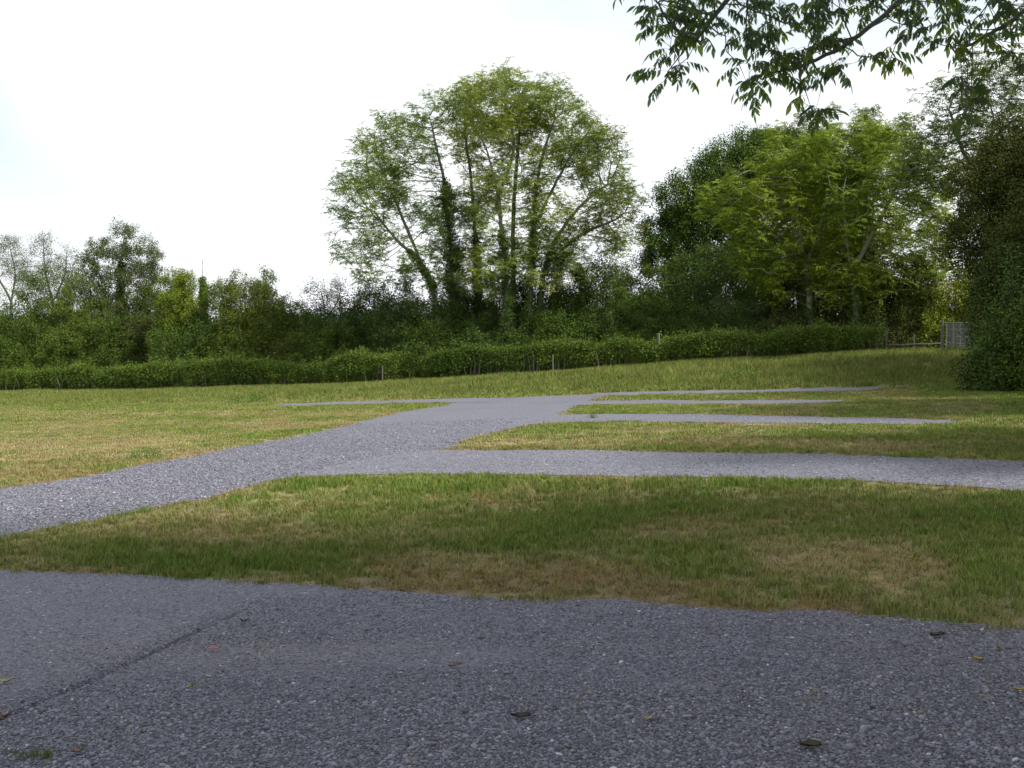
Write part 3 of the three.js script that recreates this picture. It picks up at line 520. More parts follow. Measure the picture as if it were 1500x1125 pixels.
thicket('LOOK shrub of the tangled thicket around the ivy clad alder', 'thicket at the low end of the hedgerow', [[-30, 440, 50, 62, G3, G1], [28, 445, 45, 62, G1, G2], [75, 420, 48, 61, G1, G2], [125, 410, 45, 60.5, G2, G4], [160, 455, 50, 59.5, G1, G2], [215, 470, 45, 59.5, G3, BR], [100, 470, 55, 59.5, G2, G4], [45, 490, 45, 60, G1, G2], [225, 430, 28, 60.5, G1, G2]], { back: 6 });
thicket('LOOK shrub in the thicket around the hawthorn with twiggy shoots', 'thicket beside the hawthorn', [[262, 480, 36, 57.5, G1, G2], [310, 475, 42, 57.5, G3, G1], [345, 495, 40, 56.5, G2, G4], [405, 478, 44, 57, G2, G4], [450, 455, 40, 58, G1, G2], [500, 446, 40, 57, G3, G1], [540, 432, 40, 57, G3, G1], [480, 480, 45, 55.8, G1, G2]], { back: 4.2 });
thicket('LOOK shrub in the shaded thicket under the ash clump', 'thicket under the ash clump', [[582, 412, 36, 56, G3, G1], [622, 436, 40, 55, G3, G1], [665, 420, 42, 56.5, G3, G1], [705, 425, 42, 55.5, G3, G1], [750, 430, 40, 56, G3, G1], [795, 415, 40, 55.5, G3, G1], [835, 390, 42, 55.5, G1, G2], [880, 392, 42, 56, G1, G2], [640, 482, 45, 53.5, G1, G1], [730, 480, 50, 53.2, G3, G1], [820, 470, 50, 53, G1, G1]], { back: 2 });
thicket('LOOK shrub in the thicket below the oak and forked ash', 'thicket below the oak', [[925, 395, 40, 56, G3, G1], [965, 408, 42, 55, G1, G2], [1010, 388, 46, 55, G3, G1], [1060, 392, 46, 54, G3, G1], [1110, 395, 46, 53, G3, G1], [1160, 385, 44, 52, G1, BR], [1215, 380, 46, 51, BR, G1], [1265, 378, 44, 50, BR, G1], [900, 455, 46, 53, G3, G1], [985, 455, 50, 52, G1, G1], [1075, 455, 50, 51, G3, G1], [1170, 460, 50, 50, G3, BR]], { back: 2.8 });
thicket('LOOK elder bush behind the low rail fence', 'elder bushes by the rail fence', [[1315, 385, 38, 50, BR, G2], [1345, 420, 32, 50, G2, G4], [1300, 440, 34, 49, BR, G1]], { back: 1.5 });
thicket('bright yellow green bush rising just behind the field gate', undefined, [[1385, 388, 40, 51, [0.19, 0.235, 0.03], [0.25, 0.28, 0.036]]], { per: 2.8 });
thicket('leafy bush closing the gap beyond the open gate', 'bushes beyond the gate', [[1440, 400, 45, 52, G3, G1], [1500, 380, 60, 50, G3, G1]]);
thicket('tall dark hedgerow bush, foliage darkened for shade, crowding the near side of the field gate', 'dark bushes of the gate hedgerow', [[1505, 300, 50, 36, [0.062, 0.088, 0.022], [0.082, 0.104, 0.025]], [1570, 230, 70, 34, [0.062, 0.088, 0.022], [0.082, 0.104, 0.025]], [1476, 340, 34, 38.5, [0.062, 0.088, 0.022], [0.082, 0.104, 0.025]]], { pts: 1000 });  // dark species, leaf colour lowered further to stand for shade of overhead trees
plant({ ...thin, name: 'hawthorn_tree', label: 'dark brownish hawthorn arching its crown over the field gate', seed: 26, D: 39, spray: 'bush', color: [0.072, 0.09, 0.022], color2: [0.092, 0.108, 0.025], trunks: [[[1480, 540], [1472, 440], [1462, 350], [1455, 280]], [[1470, 420], [1440, 350], [1405, 310]]], lobes: [[1445, 295, 36, 46], [1478, 250, 44, 44], [1412, 322, 24, 30], [1400, 268, 18, 16], [1430, 222, 22, 16], [1470, 195, 24, 18], [1510, 205, 26, 26], [1395, 362, 16, 16], [1462, 372, 34, 40], [1515, 300, 50, 80], [1425, 380, 18, 20]], pts: 1500, per: 4.2, cap: 0.2, jitter: 0.4, leafOrder: 6 });
thicket('LOOK bramble at the foot of the hedgerow beside the gate', 'brambles at the foot of the gate hedgerow', [[1488, 490, 42, 31.5, G3, G1], [1535, 470, 50, 30.5, G1, G2], [1446, 528, 20, 32.5, G3, BR], [1480, 450, 30, 34, G3, G1], [1520, 400, 46, 33, G3, G1]], { pts: 560 });
{ // far trees seen as one mass through the gaps
  const r = rng(88), S = new Scatter(), q = Q(), e = new THREE.Euler();
  for (let k = 0; k < 9000; k++) {
    const x = r() * 2000 - 250, D = 105 + 12 * r(), top = 478 - 34 * (fbm(x * 0.018, 3.3, 0, 5) - 0.3), p = at(x, lerp(top, 515, r()), D);
    e.set(r() * 3, r() * 6, r() * 3); q.setFromEuler(e); const v = 0.7 + 0.6 * r(); S.add(p, q, 4.2 + 2.5 * r(), [0.06 * v, 0.085 * v, 0.035 * v]);
  }
  tag(S.build('distant_treeline', SPRAY.bush[0], M.bush, scene), 'distant line of trees showing through gaps above the hedge', 'treeline', null, 'stuff');
}

// hedgerow trees beside the bays, which shade the lawn
for (const [px, D, h, label, per] of [[1900, 13, 9, 'thin crowned hedgerow ash level with the widest gravel bay', 2], [1700, 22, 10, 'hedgerow ash between the widest bay and the gate bushes', 4], [1660, 34, 13, 'tall dense hedgerow ash behind the dark gate bushes', 5], [1690, 28.5, 12, 'dense hedgerow ash behind the gate brambles', 5]]) {
  const f = at(px, 500, D), fy = (y) => 520 - (terrain(f.x, D) + y - EYE) / D * F, k = F / D;
  plant({ ...gateAsh, group: 'hedgerow ashes beside the bays', label, seed: px, D, color: [0.1, 0.15, 0.024], color2: [0.13, 0.17, 0.026], dense: 1, step: 0.5, pts: 600, per, size: 1.6, cap: 0.25, trunks: [[[px, fy(0)], [px + 10, fy(h * 0.4)], [px - 5, fy(h * 0.85)]], [[px, fy(h * 0.3)], [px + k * 2, fy(h * 0.6)]]], lobes: [[px, fy(h * 0.62), k * 3, k * h * 0.36], [px + k * 1.5, fy(h * 0.45), k * 2.5, k * h * 0.3], [px - k * 0.6, fy(h * 0.35), k * 1.8, k * h * 0.3]], filter: (p) => { const [x] = pixel(p); return x > 1560; } });
}
// ---------------------------------------------------------------- clipped hedges
function hedge(label, x0, x1, h0, h1, width, seed, c, c2) {
  const r = rng(seed), foot = [];
  for (let k = 0; k <= 60; k++) { const u = lerp(x0, x1, k / 60); let D = 54; for (let i = 0; i < 20; i++) D = hedgeD((u - 750) / F * D); foot.push(V((u - 750) / F * D, 0, -D)); }
  const curve = new THREE.CatmullRomCurve3(foot), len = curve.getLength(), mid = curve.getPoint(0.5), g = thing('clipped_hedge', V(mid.x, terrain(mid.x, -mid.z), mid.z), label, 'hedge', 'clipped hedges along the field edge');
  const heightAt = (t) => lerp(h0, h1, t) * (0.62 + 0.7 * fbm(t * len * 0.55, seed, 0, 4));
  const S = [new Scatter(), new Scatter()], q = Q(), e = new THREE.Euler();
  const N = Math.round(len * 330);
  for (let k = 0; k < N; k++) {
    const t = r(), p = curve.getPoint(t), H = heightAt(t), wob = (fbm(t * len * 0.9, seed + 5, 0, 4) - 0.5) * 1.1;
    let a, y; const f = r();
    if (f < 0.55) { y = H * r() ** 0.75; a = width / 2 + wob - 0.3 * r() ** 2 - 0.22 * (y / H) ** 3 - 0.5 * (1 - smooth(0, 0.6, y / H)); } else if (f < 0.9) { y = H - 0.2 * r() ** 2 + (r() < 0.16 ? 0.5 * r() ** 2 : 0); a = (r() - 0.5) * width + wob; } else { y = H * r(); a = -width / 2 * r(); }
    p.z += a; p.y = terrain(p.x, -p.z) + y;
    e.set((r() - 0.3) * 1.4, r() * 6.283, (r() - 0.5) * 1.4); q.setFromEuler(e); const v = 0.82 + 0.36 * r(), hue = fbm(p.x * 0.5, p.y * 0.6, p.z, 2);
    S[(r() * 2) | 0].add(p.sub(g.position), q, 0.6 + 1.0 * r() ** 1.5, mix3(c, c2, clamp(hue * 2.6 - 0.8)).map((x) => x * v));
  }
  S.forEach((s, i) => s.build('foliage', SPRAY.bush[i], M.bush, g));
  const pos = [], idx = [], col = [];
  for (let k = 0; k < len * 14; k++) {                                   // woody stems
    const t = r(), p = curve.getPoint(t); p.z += (r() - 0.5) * width * 0.8; p.y = terrain(p.x, -p.z) - 0.03;
    const H = heightAt(t) * (0.6 + 0.35 * r()), tx = (r() - 0.5) * 0.5, tz = (r() - 0.5) * 0.4, R = 0.012 + 0.018 * r(), b = pos.length / 3, v = 0.7 + 0.6 * r();
    for (const [s, rr] of [[0, R], [0.5, R * 0.8], [1, R * 0.4]]) for (let i = 0; i < 4; i++) { const an = i / 4 * 6.283; pos.push(p.x + tx * s * s + Math.cos(an) * rr - g.position.x, p.y + H * s - g.position.y, p.z + tz * s + Math.sin(an) * rr - g.position.z); col.push(0.13 * v, 0.115 * v, 0.09 * v); }
    for (let s = 0; s < 2; s++) for (let i = 0; i < 4; i++) { const j = (i + 1) % 4; idx.push(b + s * 4 + i, b + s * 4 + j, b + s * 4 + 4 + j, b + s * 4 + i, b + s * 4 + 4 + j, b + s * 4 + 4 + i); }
  }
  part('stems', geometry(pos, idx, col), M.bark, g);
}
hedge('thin low clipped hedge at the low end of the field below the alder', -60, 268, 1.25, 1.3, 0.9, 51, [0.085, 0.135, 0.024], [0.12, 0.17, 0.03]);
hedge('long thick clipped hedge running below the ash clump to the rail fence', 272, 1288, 1.5, 1.15, 1.1, 52, [0.07, 0.115, 0.022], [0.11, 0.16, 0.028]);

for (const [px, py, R0, h, label] of [[1090, 558, 0.55, 0.55, 'dark clump of docks standing in the tall bank grass'], [215, 672, 0.22, 0.13, 'small leafy weed clump at the track edge beside the dry turf'], [868, 613, 0.09, 0.14, 'tiny brown weed on the edge of the narrow gravel bay'], [365, 590, 0.7, 0.3, 'low weed clump beside the end of the gravel spur']]) {
  const [X, D] = ground(px, py), y = terrain(X, D), r = rng(px), S = new Scatter(), q = Q(), g = thing('weed_clump', V(X, y, -D), label, 'weeds', 'weed clumps in the grass'), pos = [], col = [];
  for (let k = 0; k < 26; k++) { const a = r() * 6.283, d = R0 * Math.sqrt(r()), z = h * (1 - (d / R0) ** 2) * r(), v = 0.7 + 0.6 * r(); q.setFromEuler(new THREE.Euler(r() * 6, r() * 6, r() * 6)); S.add(V(Math.cos(a) * d * 1.5, z + 0.03, Math.sin(a) * d), q, R0 < 0.1 ? 0.18 : R0 < 0.3 ? 0.4 : 1, [0.075 * v, 0.14 * v, 0.028 * v]); pos.push(Math.cos(a) * d * 1.4, 0, Math.sin(a) * d * 0.9, Math.cos(a) * d * 1.4 + 0.012, 0, Math.sin(a) * d * 0.9, Math.cos(a) * d * 1.5, z + 0.05, Math.sin(a) * d); for (let j = 0; j < 3; j++) col.push(0.12, 0.14, 0.05); }
  S.build('foliage', SPRAY.bush[0], M.bush, g); part('stems', geometry(pos, null, col), M.bark, g).userData.kind = 'stuff';
}

// ---------------------------------------------------------------- fence posts, rail fence, gate
function woodMat(a) { return new THREE.MeshStandardMaterial({ color: new THREE.Color().setRGB(...a), roughness: 0.9 }); }
M.post = woodMat([0.13, 0.122, 0.105]); M.rail = woodMat([0.11, 0.108, 0.1]);
M.steel = new THREE.MeshStandardMaterial({ color: new THREE.Color().setRGB(0.24, 0.245, 0.25), metalness: 0.3, roughness: 0.55 });
function postGeo(h, r0, seed) {
  const r = rng(seed), pts = [[r0 * 1.02, -0.25], [r0, 0], [r0 * 0.97, h * 0.5], [r0 * 0.94, h - 0.02], [r0 * 0.8, h], [0.0001, h + 0.012]].map(([a, b]) => new THREE.Vector2(a, b));
  const g = new THREE.LatheGeometry(pts, 9), p = g.attributes.position;
  for (let i = 0; i < p.count; i++) { const k = 1 + (noise(p.getX(i) * 40, p.getY(i) * 3, p.getZ(i) * 40 + seed) - 0.5) * 0.2; p.setXYZ(i, p.getX(i) * k + p.getY(i) * 0.02 * (r0 > 0 ? Math.sin(seed) : 0), p.getY(i), p.getZ(i) * k); }
  g.computeVertexNormals(); return g;
}
const hedgeFront = (px, off) => { let D = 54; for (let i = 0; i < 20; i++) D = hedgeD((px - 750) / F * D) - off; return [(px - 750) / F * D, D]; };
for (const [px, h, off, label] of [[560, 1.0, 0.95, 'short grey fence post at the hedge foot beneath the leaning ash'], [810, 0.95, 0.92, 'short grey fence post at the hedge foot beneath the ash clump'], [965, 1.62, 0.45, 'grey flat topped fence post rising through the hedge below the oak'], [1284, 1.1, 0.35, 'thin fence post at the hedge end beside the rail fence']]) {
  const [X, D] = hedgeFront(px, off), g = thing('fence_post', V(X, terrain(X, D), -D), label, 'post', 'fence posts in the hedge');
  part('timber', postGeo(h, px === 965 ? 0.075 : 0.035, px), M.post, g);
  const st = new THREE.TorusGeometry(0.018, 0.004, 4, 8); st.translate(0, h * 0.75, px === 965 ? 0.085 : 0.047); part('staple', st, M.steel, g);
}
{
  const a = V(0, 0, 0), g0 = [(1297 - 750) / F * 47.4, 47.4], g1 = [(1379 - 750) / F * 47.8, 47.8];
  const g = thing('rail_fence', V(g0[0], terrain(...g0), -g0[1]), 'low weathered rail fence in shade between hedge end and gate', 'fence');
  const ends = [0, 0.5, 1].map((t) => { const X = lerp(g0[0], g1[0], t), D = lerp(g0[1], g1[1], t); return V(X, terrain(X, D), -D); });
  for (const [i, p] of ends.entries()) { const geo = postGeo(i === 0 ? 1.05 : i === 2 ? 1.1 : 0.85, i === 1 ? 0.04 : 0.06, 70 + i); geo.translate(p.x - g.position.x, p.y - g.position.y, p.z - g.position.z); part('post', geo, M.post, g); }
  for (let k = 0; k < 2; k++) for (let i = 1; i < 3; i++) {
    const b = ends[i - 1].clone(), c = ends[i].clone(); b.y += 0.14 + k * 0.26; c.y += 0.14 + k * 0.26; b.z += 0.06; c.z += 0.06;
    const L = b.distanceTo(c), geo = new THREE.BoxGeometry(L, 0.05, 0.03, 6, 1, 1), p = geo.attributes.position;
    for (let j = 0; j < p.count; j++) p.setY(j, p.getY(j) * (0.9 + 0.3 * noise(p.getX(j) * 3, k + i * 5)) - 0.02 * Math.cos(p.getX(j) / L * 3.1));
    geo.computeVertexNormals();
    const m = part('rail', geo, M.rail, g); m.position.copy(b).add(c).multiplyScalar(0.5).sub(g.position); m.lookAt(m.position.clone()); m.rotation.set(0, -Math.atan2(c.z - b.z, c.x - b.x), Math.atan2(c.y - b.y, Math.hypot(c.x - b.x, c.z - b.z)));
  }
}
{
  const A = at(1386, 515, 46.4), B = at(1420, 519, 42.8); A.y = terrain(A.x, -A.z); B.y = terrain(B.x, -B.z);
  const dir = B.clone().sub(A), L = dir.length(); 
  const g = thing('field_gate', A, 'galvanised metal field gate with mesh infill standing open by the dark hedgerow', 'gate');
  g.rotation.y = Math.atan2(-dir.z, dir.x);
  const slope = (B.y - A.y) / L, bar = (x0, y0, x1, y1, r) => { const p = V(x0, y0 + x0 * slope, 0), q = V(x1, y1 + x1 * slope, 0), geo = new THREE.CylinderGeometry(r, r, p.distanceTo(q), 7); geo.applyQuaternion(Q().setFromUnitVectors(V(0, 1, 0), q.clone().sub(p).normalize())); geo.translate((p.x + q.x) / 2, (p.y + q.y) / 2, 0); return geo; };
  const H = 1.2, y0 = 0.1;
  for (const k of [0, 1, 2, 3, 4]) part('rail', bar(0, y0 + H * k / 4, L, y0 + H * k / 4, k === 0 || k === 4 ? 0.026 : 0.02), M.steel, g);
  for (const k of [0, 0.31, 0.62, 1]) part('upright', bar(L * k, y0, L * k, y0 + H, k === 0 || k === 1 ? 0.03 : 0.022), M.steel, g);
  const pos = [], idx = []; const strip = (a, b, w) => { const i = pos.length / 3; const d = b.clone().sub(a).normalize(), n = V(-d.y, d.x, 0).multiplyScalar(w / 2); for (const [p, s] of [[a, 1], [a, -1], [b, -1], [b, 1]]) pos.push(p.x + n.x * s, p.y + n.y * s, p.z); idx.push(i, i + 1, i + 2, i, i + 2, i + 3); };
  for (let x = 0.06; x < L; x += 0.06) strip(V(x, y0 + x * slope, 0.004), V(x, y0 + H + x * slope, 0.004), 0.026);
  for (let y = y0 + 0.06; y < y0 + H; y += 0.06) strip(V(0, y, 0.002), V(L, y + L * slope, 0.002), 0.022);
  part('mesh_infill', geometry(pos, idx), M.steel, g);
  const post = thing('gate_post', V(A.x - 0.14, A.y, A.z - 0.12), 'grey wooden gate post at the hinge end of the field gate', 'post'); part('timber', postGeo(1.45, 0.06, 91), M.post, post); const cap = new THREE.CylinderGeometry(0.06, 0.065, 0.025, 10); cap.translate(0, 1.465, 0); part('cap', cap, M.post, post);
  const post2 = thing('gate_post', V(B.x + 0.1, B.y, B.z + 0.14), 'pale gate post half hidden by the dark hedgerow', 'post'); part('timber', postGeo(1.3, 0.07, 93), M.post, post2); const cap2 = new THREE.CylinderGeometry(0.08, 0.09, 0.03, 10); cap2.translate(0, 1.31, 0); part('cap', cap2, M.post, post2);
}

// ---------------------------------------------------------------- the ash tree overhanging the yard
{
  const r = rng(707), foot = V(7.4, terrain(7.4, 3.2), -3.2);
  const g = thing('ash_tree', foot, 'spreading ash tree overhanging the gravel yard, drooping leafy twigs against the sky', 'tree');
  const limb = (L) => L.map(([x, y, D]) => at(x, y, D));
  const chains = [
    [foot.clone().add(V(0, -0.1, 0)), V(7.3, 2.2, -3.2), V(7.1, 4.4, -3.0), V(6.4, 7.5, -2.2), V(5.2, 11, -1.2)],
    [V(7.15, 3.9, -3.05), V(6.2, 4.6, -4.2), at(1760, -60, 5.0), at(1560, -20, 5.2), at(1470, 38, 5.2), at(1400, 78, 5.2)],
    [at(1820, -120, 4.8), at(1560, -120, 5.1), at(1380, -45, 5.2), at(1300, 18, 5.2), at(1237, 66, 5.2), at(1170, 100, 5.2)],
    [at(1560, -120, 5.1), at(1300, -130, 5.1), at(1120, -60, 5.1), at(1062, 4, 5.1), at(1020, 60, 5.1)],
    [V(7.1, 4.4, -3.0), V(4.5, 6.4, -1.5), V(1, 8, -0.5), V(-3, 8.6, 0)],
    [V(7.0, 5, -2.9), V(5.4, 7.2, 0.6), V(3, 9, 3.5)],
    [V(6.9, 5.4, -2.8), V(4.6, 7.6, -3.4), V(1.5, 9.6, -3.6), V(-1.5, 10.2, -3.6)],
    [V(6.6, 6.8, -2.5), V(8.6, 9, -3), V(10.5, 10.5, -3.5)],
  ];
  // the hanging twigs in view: [x, y, half width, half height, points]
  const hang = [[960, 20, 34, 32, 22], [1000, 50, 46, 48, 46], [990, 110, 32, 44, 30], [1060, 25, 40, 30, 20], [1110, 60, 60, 42, 40], [1170, 65, 55, 42, 36], [1130, 120, 56, 32, 34], [1108, 160, 16, 18, 8], [1205, 125, 40, 24, 12], [1185, 180, 18, 16, 6], [1230, 30, 60, 36, 26], [1300, 40, 50, 26, 18], [1290, 100, 22, 22, 9], [1340, 20, 40, 26, 16], [1385, 70, 40, 30, 20], [1430, 34, 50, 36, 26], [1480, 20, 40, 40, 24], [1440, 80, 46, 20, 12], [1420, 195, 20, 18, 5], [1490, 90, 30, 20, 14], [892, -14, 10, 6, 2], [1540, 40, 40, 70, 30], [1180, -40, 200, 30, 24]];
  const inView = [];
  for (const [x, y, rx, ry, n] of hang) for (let k = 0; k < n; k++) { const a = r() * 6.283, d = Math.sqrt(r()); inView.push(at(x + Math.cos(a) * d * rx, y + Math.sin(a) * d * ry - 26, 5.15 + (r() - 0.5) * 0.9)); }
  const above = (p) => { if (p.z > -0.5) return p.y > 3.6; const [x, y] = pixel(p); return y < -150 || x > 1640 || x < -140; };
  const crown = cloudPts(r, [[V(3.2, 9.2, -0.9), V(6, 4, 4.3)], [V(-1.8, 9.6, -0.8), V(4.8, 3, 4)], [V(7.5, 9.5, -3), V(4.5, 4.5, 4.5)], [V(2.5, 8.4, 3.5), V(6, 3.2, 4)]], 1700, { k: 6, r: 0.9 }, 0.3).filter(above);
  const skA = grow(chains.slice(0, 4), inView, { step: 0.085, reach: 0.75, kill: 0.08, lift: -0.12, seed: 3, wobble: 0.1, max: 240 });
  const skB = grow([chains[0], ...chains.slice(4)], crown, { step: 0.42, reach: 3.5, kill: 0.4, lift: 0.04, seed: 4 });
  const wB = woody(skB, { tip: 0.009, power: 2.3, cap: 0.3, color: [0.2, 0.19, 0.17] }); wB.geo.translate(-foot.x, -foot.y, -foot.z); part('trunk', wB.geo, M.bark, g);
  const wA = woody(skA, { tip: 0.0022, power: 2.7, cap: 0.2, color: [0.085, 0.078, 0.075] }); wA.geo.translate(-foot.x, -foot.y, -foot.z); part('limb', wA.geo, M.bark, g);
  const S = SPRAY.ash.map(() => new Scatter()), q = Q(), e = new THREE.Euler();
  for (let i = 0; i < skB.P.length; i++) { if (wB.order[i] > 4) continue; for (let k = 0; k < 4; k++) { const p = skB.P[i].clone().add(rv(r).multiplyScalar(0.45 * r())); if (!above(p)) continue; e.set((r() - 0.5), r() * 6.283, (r() - 0.5)); q.setFromEuler(e); const v = 0.75 + 0.5 * r(); S[(r() * 3) | 0].add(p.sub(foot), q, 1.6 + 0.6 * r(), [0.06 * v, 0.09 * v, 0.024 * v]); } }
  S.forEach((s, i) => s.build('crown', SPRAY.ash[i], M.bush, g));
  // compound leaves hung one by one
  const leafGeos = [1, 2, 3, 4, 5, 6].map((seed) => {
    const r2 = rng(800 + seed), pos = [], idx = [], col = [], L = 0.2 * (0.85 + 0.35 * r2()), pairs = 4 + (seed % 2), p = V(0, 0, 0), d = V(1, 0.15, 0).normalize(), path = [p.clone()];
    const leaflet = (o, dir, len) => {
      const side0 = V(0, 0, 0).crossVectors(dir, V(0, 1, 0).add(rv(r2).multiplyScalar(0.7))).normalize(), nrm = V(0, 0, 0).crossVectors(side0, dir), wid = len * (0.36 + 0.06 * r2()), b = pos.length / 3, tone = 0.85 + 0.3 * r2(), rows = [[0, 0], [0.22, 0.36], [0.48, 0.5], [0.76, 0.33], [1, 0]];
      rows.forEach(([s, w], j) => { const droop = -0.18 * len * s * s; for (const k of [-1, 0, 1]) { const v = o.clone().addScaledVector(dir, len * s).addScaledVector(side0, wid * w * k).addScaledVector(nrm, Math.abs(k) * wid * w * 0.3); v.y += droop; pos.push(v.x, v.y, v.z); col.push(tone, tone, tone); } if (j) { const a = b + (j - 1) * 3; for (const k of [0, 1]) idx.push(a + k, a + k + 1, a + k + 4, a + k, a + k + 4, a + k + 3); } });
    };
    for (let i = 0; i <= pairs; i++) {
      p.addScaledVector(d, i ? L * 0.75 / pairs : L * 0.3); d.y -= 0.1 + 0.07 * r2(); d.normalize(); path.push(p.clone());
      const side = V(0, 0, 0).crossVectors(d, V(0, 1, 0)).normalize(), len = 0.068 * (i === 0 ? 0.8 : 1) * (0.9 + 0.25 * r2());
      if (i < pairs) for (const s of [-1, 1]) { const ld = d.clone().multiplyScalar(0.55).addScaledVector(side, s * 0.7); ld.y -= 0.4 + 0.4 * r2(); leaflet(p, ld.normalize(), len); } else leaflet(p, d.clone().add(V(0, -0.15, 0)).normalize(), len * 1.1);
    }
    for (let j = 1; j < path.length; j++) { const a = path[j - 1], b = path[j], n = pos.length / 3, w = 0.0011; for (const o of [a, b]) for (const [y, z] of [[w, 0], [-w * 0.6, w], [-w * 0.6, -w]]) { pos.push(o.x, o.y + y, o.z + z); col.push(0.8, 0.9, 0.6); } for (let k = 0; k < 3; k++) { const m = (k + 1) % 3; idx.push(n + k, n + m, n + 3 + m, n + k, n + 3 + m, n + 3 + k); } }
    return geometry(pos, idx, col);
  });
  const tones = [[0.1, 0.15, 0.07], [0.11, 0.17, 0.05], [0.17, 0.23, 0.045], [0.11, 0.155, 0.085]].map((c) => { const m = leafMat(0.5, 0.5); m.color.setRGB(...c); return m; });
  const spotsL = [];
  for (let i = 0; i < skA.P.length; i++) {
    if (wA.order[i] > 5 || wA.rad[i] > 0.012) continue;
    const p = skA.P[i], [x, y] = pixel(p); if (y > 245 || y < -70 || x < 835) continue;
    const par = skA.P[skA.parent[i]], d = p.clone().sub(par).normalize(), n = wA.order[i] === 0 ? 2 : r() < 0.72 ? 1 : 0;
    for (let k = 0; k < n; k++) spotsL.push([p, d]);
  }
  spotsL.sort((a, b) => (pixel(b[0])[1] > -5) - (pixel(a[0])[1] > -5));
  const rest = leafGeos.map(() => new Scatter());
  spotsL.forEach(([p, d], i) => {
    const out = V(d.x + (r() - 0.5) * 1.6, 0, d.z + (r() - 0.5) * 1.6), yaw = Math.atan2(-out.z, out.x); e.set((r() - 0.5) * 0.6, yaw, 0.25 - 0.85 * r(), 'YXZ'); q.setFromEuler(e);
    const s = 0.44 + 0.32 * r(), gi = (r() * 6) | 0, ti = (r() * 4) | 0, pos = p.clone().sub(foot);
    if (i < 300) { const m = part('leaf', leafGeos[gi], tones[ti], g); m.position.copy(pos); m.quaternion.copy(q); m.scale.setScalar(s); } else rest[gi].add(pos, q, s, tones[ti].color.toArray());
  });
  rest.forEach((s, i) => s.build('foliage', leafGeos[i], leafMat(0.5, 0.5), g));
}

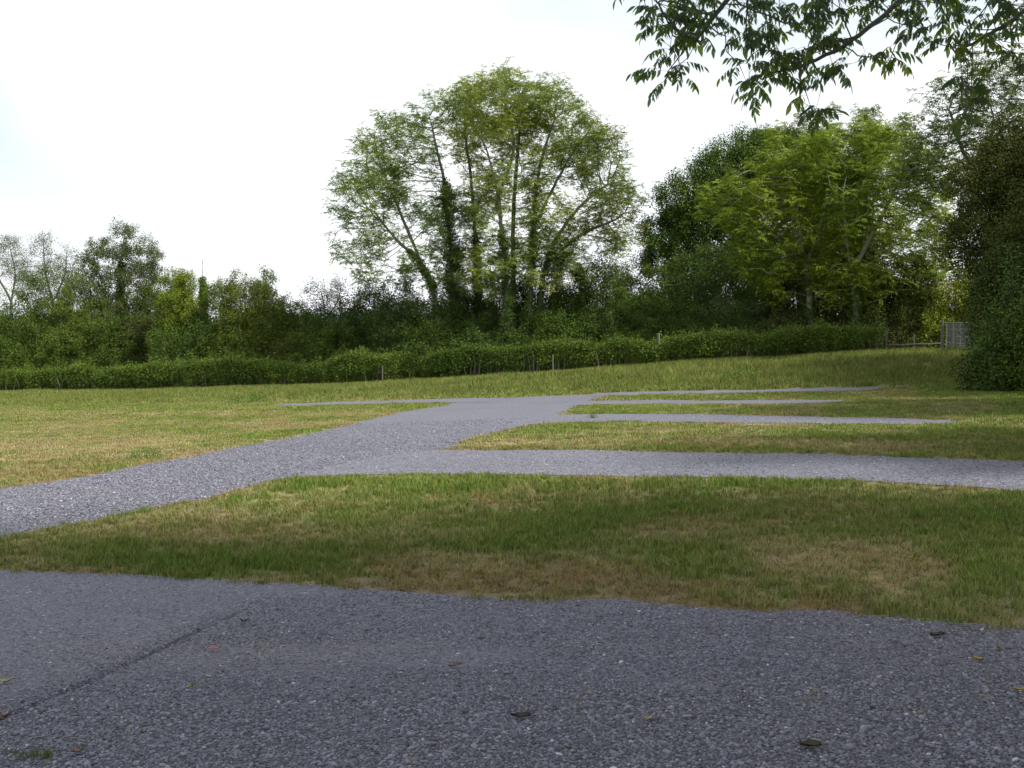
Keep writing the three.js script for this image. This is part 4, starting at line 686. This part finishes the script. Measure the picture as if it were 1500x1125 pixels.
// ---------------------------------------------------------------- fallen leaves and litter on the yard
{
  const leafLitter = (seed, len, wid, curl) => {
    const r = rng(seed), pos = [], idx = [], n = 6; 
    for (let i = 0; i <= n; i++) for (let k = -1; k <= 1; k++) { const s = i / n, w = Math.sin(Math.PI * Math.min(1, s * 0.94 + 0.03)) ** 0.8 * (1 + (r() - 0.5) * 0.25); pos.push((s - 0.5) * len, 0.006 + curl * (Math.abs(s - 0.5) * 2) ** 2 + Math.abs(k) * wid * 0.35 * (0.5 + r() * 0.6), k * wid / 2 * w); if (i && k > -1) { const c = i * 3 + k + 1; idx.push(c - 4, c - 3, c, c - 4, c, c - 1); } }
    return geometry(pos, idx);
  };
  for (const [px, py, len, wid, color, label, name = 'fallen_leaf'] of [
    [763, 1056, 0.085, 0.045, [0.02, 0.018, 0.014], 'curled blackish dead leaf standing up from the packed gravel'],
    [1187, 1100, 0.085, 0.06, [0.04, 0.035, 0.012], 'broad flat dark brown dead leaf, largest on the gravel'],
    [1373, 936, 0.09, 0.05, [0.03, 0.028, 0.02], 'dark crumpled leaf close to the lawn edge'],
    [666, 981, 0.07, 0.024, [0.16, 0.075, 0.035], 'narrow rusty brown leaf on the gravel'],
    [1433, 972, 0.05, 0.04, [0.3, 0.2, 0.05], 'small ochre leaf near the lawn edge'],
    [1492, 1016, 0.06, 0.02, [0.32, 0.25, 0.05], 'slim yellow leaf on the gravel'],
    [8, 1004, 0.075, 0.03, [0.33, 0.31, 0.12], 'pale yellow green leaf on packed gravel above the rut'],
    [278, 1011, 0.035, 0.025, [0.28, 0.26, 0.06], 'tiny yellow leaf scrap below the rut'],
    [6, 1056, 0.05, 0.03, [0.18, 0.08, 0.045], 'reddish brown leaf lying in the end of the rut'],
    [112, 1108, 0.045, 0.035, [0.17, 0.1, 0.055], 'rust coloured leaf beside the weed tuft'],
    [358, 915, 0.05, 0.03, [0.018, 0.018, 0.022], 'small black leaf near the far end of the rut'],
    [1465, 955, 0.05, 0.03, [0.2, 0.15, 0.06], 'dull tan leaf under the lawn edge'],
    [948, 1060, 0.05, 0.03, [0.3, 0.24, 0.17], 'pale buff leaf scrap on packed gravel'],
  ]) {
    const [X, D] = ground(px, py), g = thing(name, V(X, terrain(X, D) + 0.012, -D), label, 'leaf', 'fallen leaves on the yard'), mat = new THREE.MeshStandardMaterial({ color: new THREE.Color().setRGB(...color), roughness: 0.7, side: THREE.DoubleSide });
    g.rotation.y = (hash(px, py, 1) - 0.5) * 1.2;
    part('blade', leafLitter(px, len, wid, 0.003 + 0.014 * hash(px, py, 2) ** 2), mat, g);
    const st = new THREE.CylinderGeometry(0.001, 0.0014, len * 0.35, 5); st.rotateZ(1.45); st.translate(len * 0.62, 0.014, 0); part('stalk', st, mat, g);
  }
  const [X, D] = ground(313, 955), tw = new THREE.TubeGeometry(new THREE.CatmullRomCurve3([V(-0.032, 0.012, 0), V(-0.012, 0.02, 0.005), V(0.012, 0.016, -0.004), V(0.034, 0.022, 0)]), 12, 0.005, 6);
  tw.translate(0, 0, 0); const t = part('litter_strip', tw, new THREE.MeshStandardMaterial({ color: new THREE.Color().setRGB(0.5, 0.17, 0.16), roughness: 0.6 }), scene); t.position.set(X, terrain(X, D) + 0.006, -D); tag(t, 'short pinkish red strip of litter on the gravel', 'litter');
  const r = rng(3), w = new Scatter();
  for (const [px, py, n] of [[66, 1114, 16], [44, 1112, 8], [20, 1108, 6]]) { const [a, b] = ground(px, py); for (let k = 0; k < n; k++) { const x = a + (r() - 0.5) * 0.06, d = b + (r() - 0.5) * 0.05; w.add(V(x, terrain(x, d), -d), Q().setFromAxisAngle(V(0, 1, 0), r() * 6), 0.6 + 0.5 * r(), [0.09, 0.14, 0.025]); } }
  tag(w.build('weed_grass', bladesGeo(991, { n: 4, h: 0.04, w: 0.004, spread: 0.02, lean: 0.6 }), M.grass, scene), 'little weed tuft sprouting through the gravel', 'weed', null, 'stuff');
}

renderer.render(scene, camera);
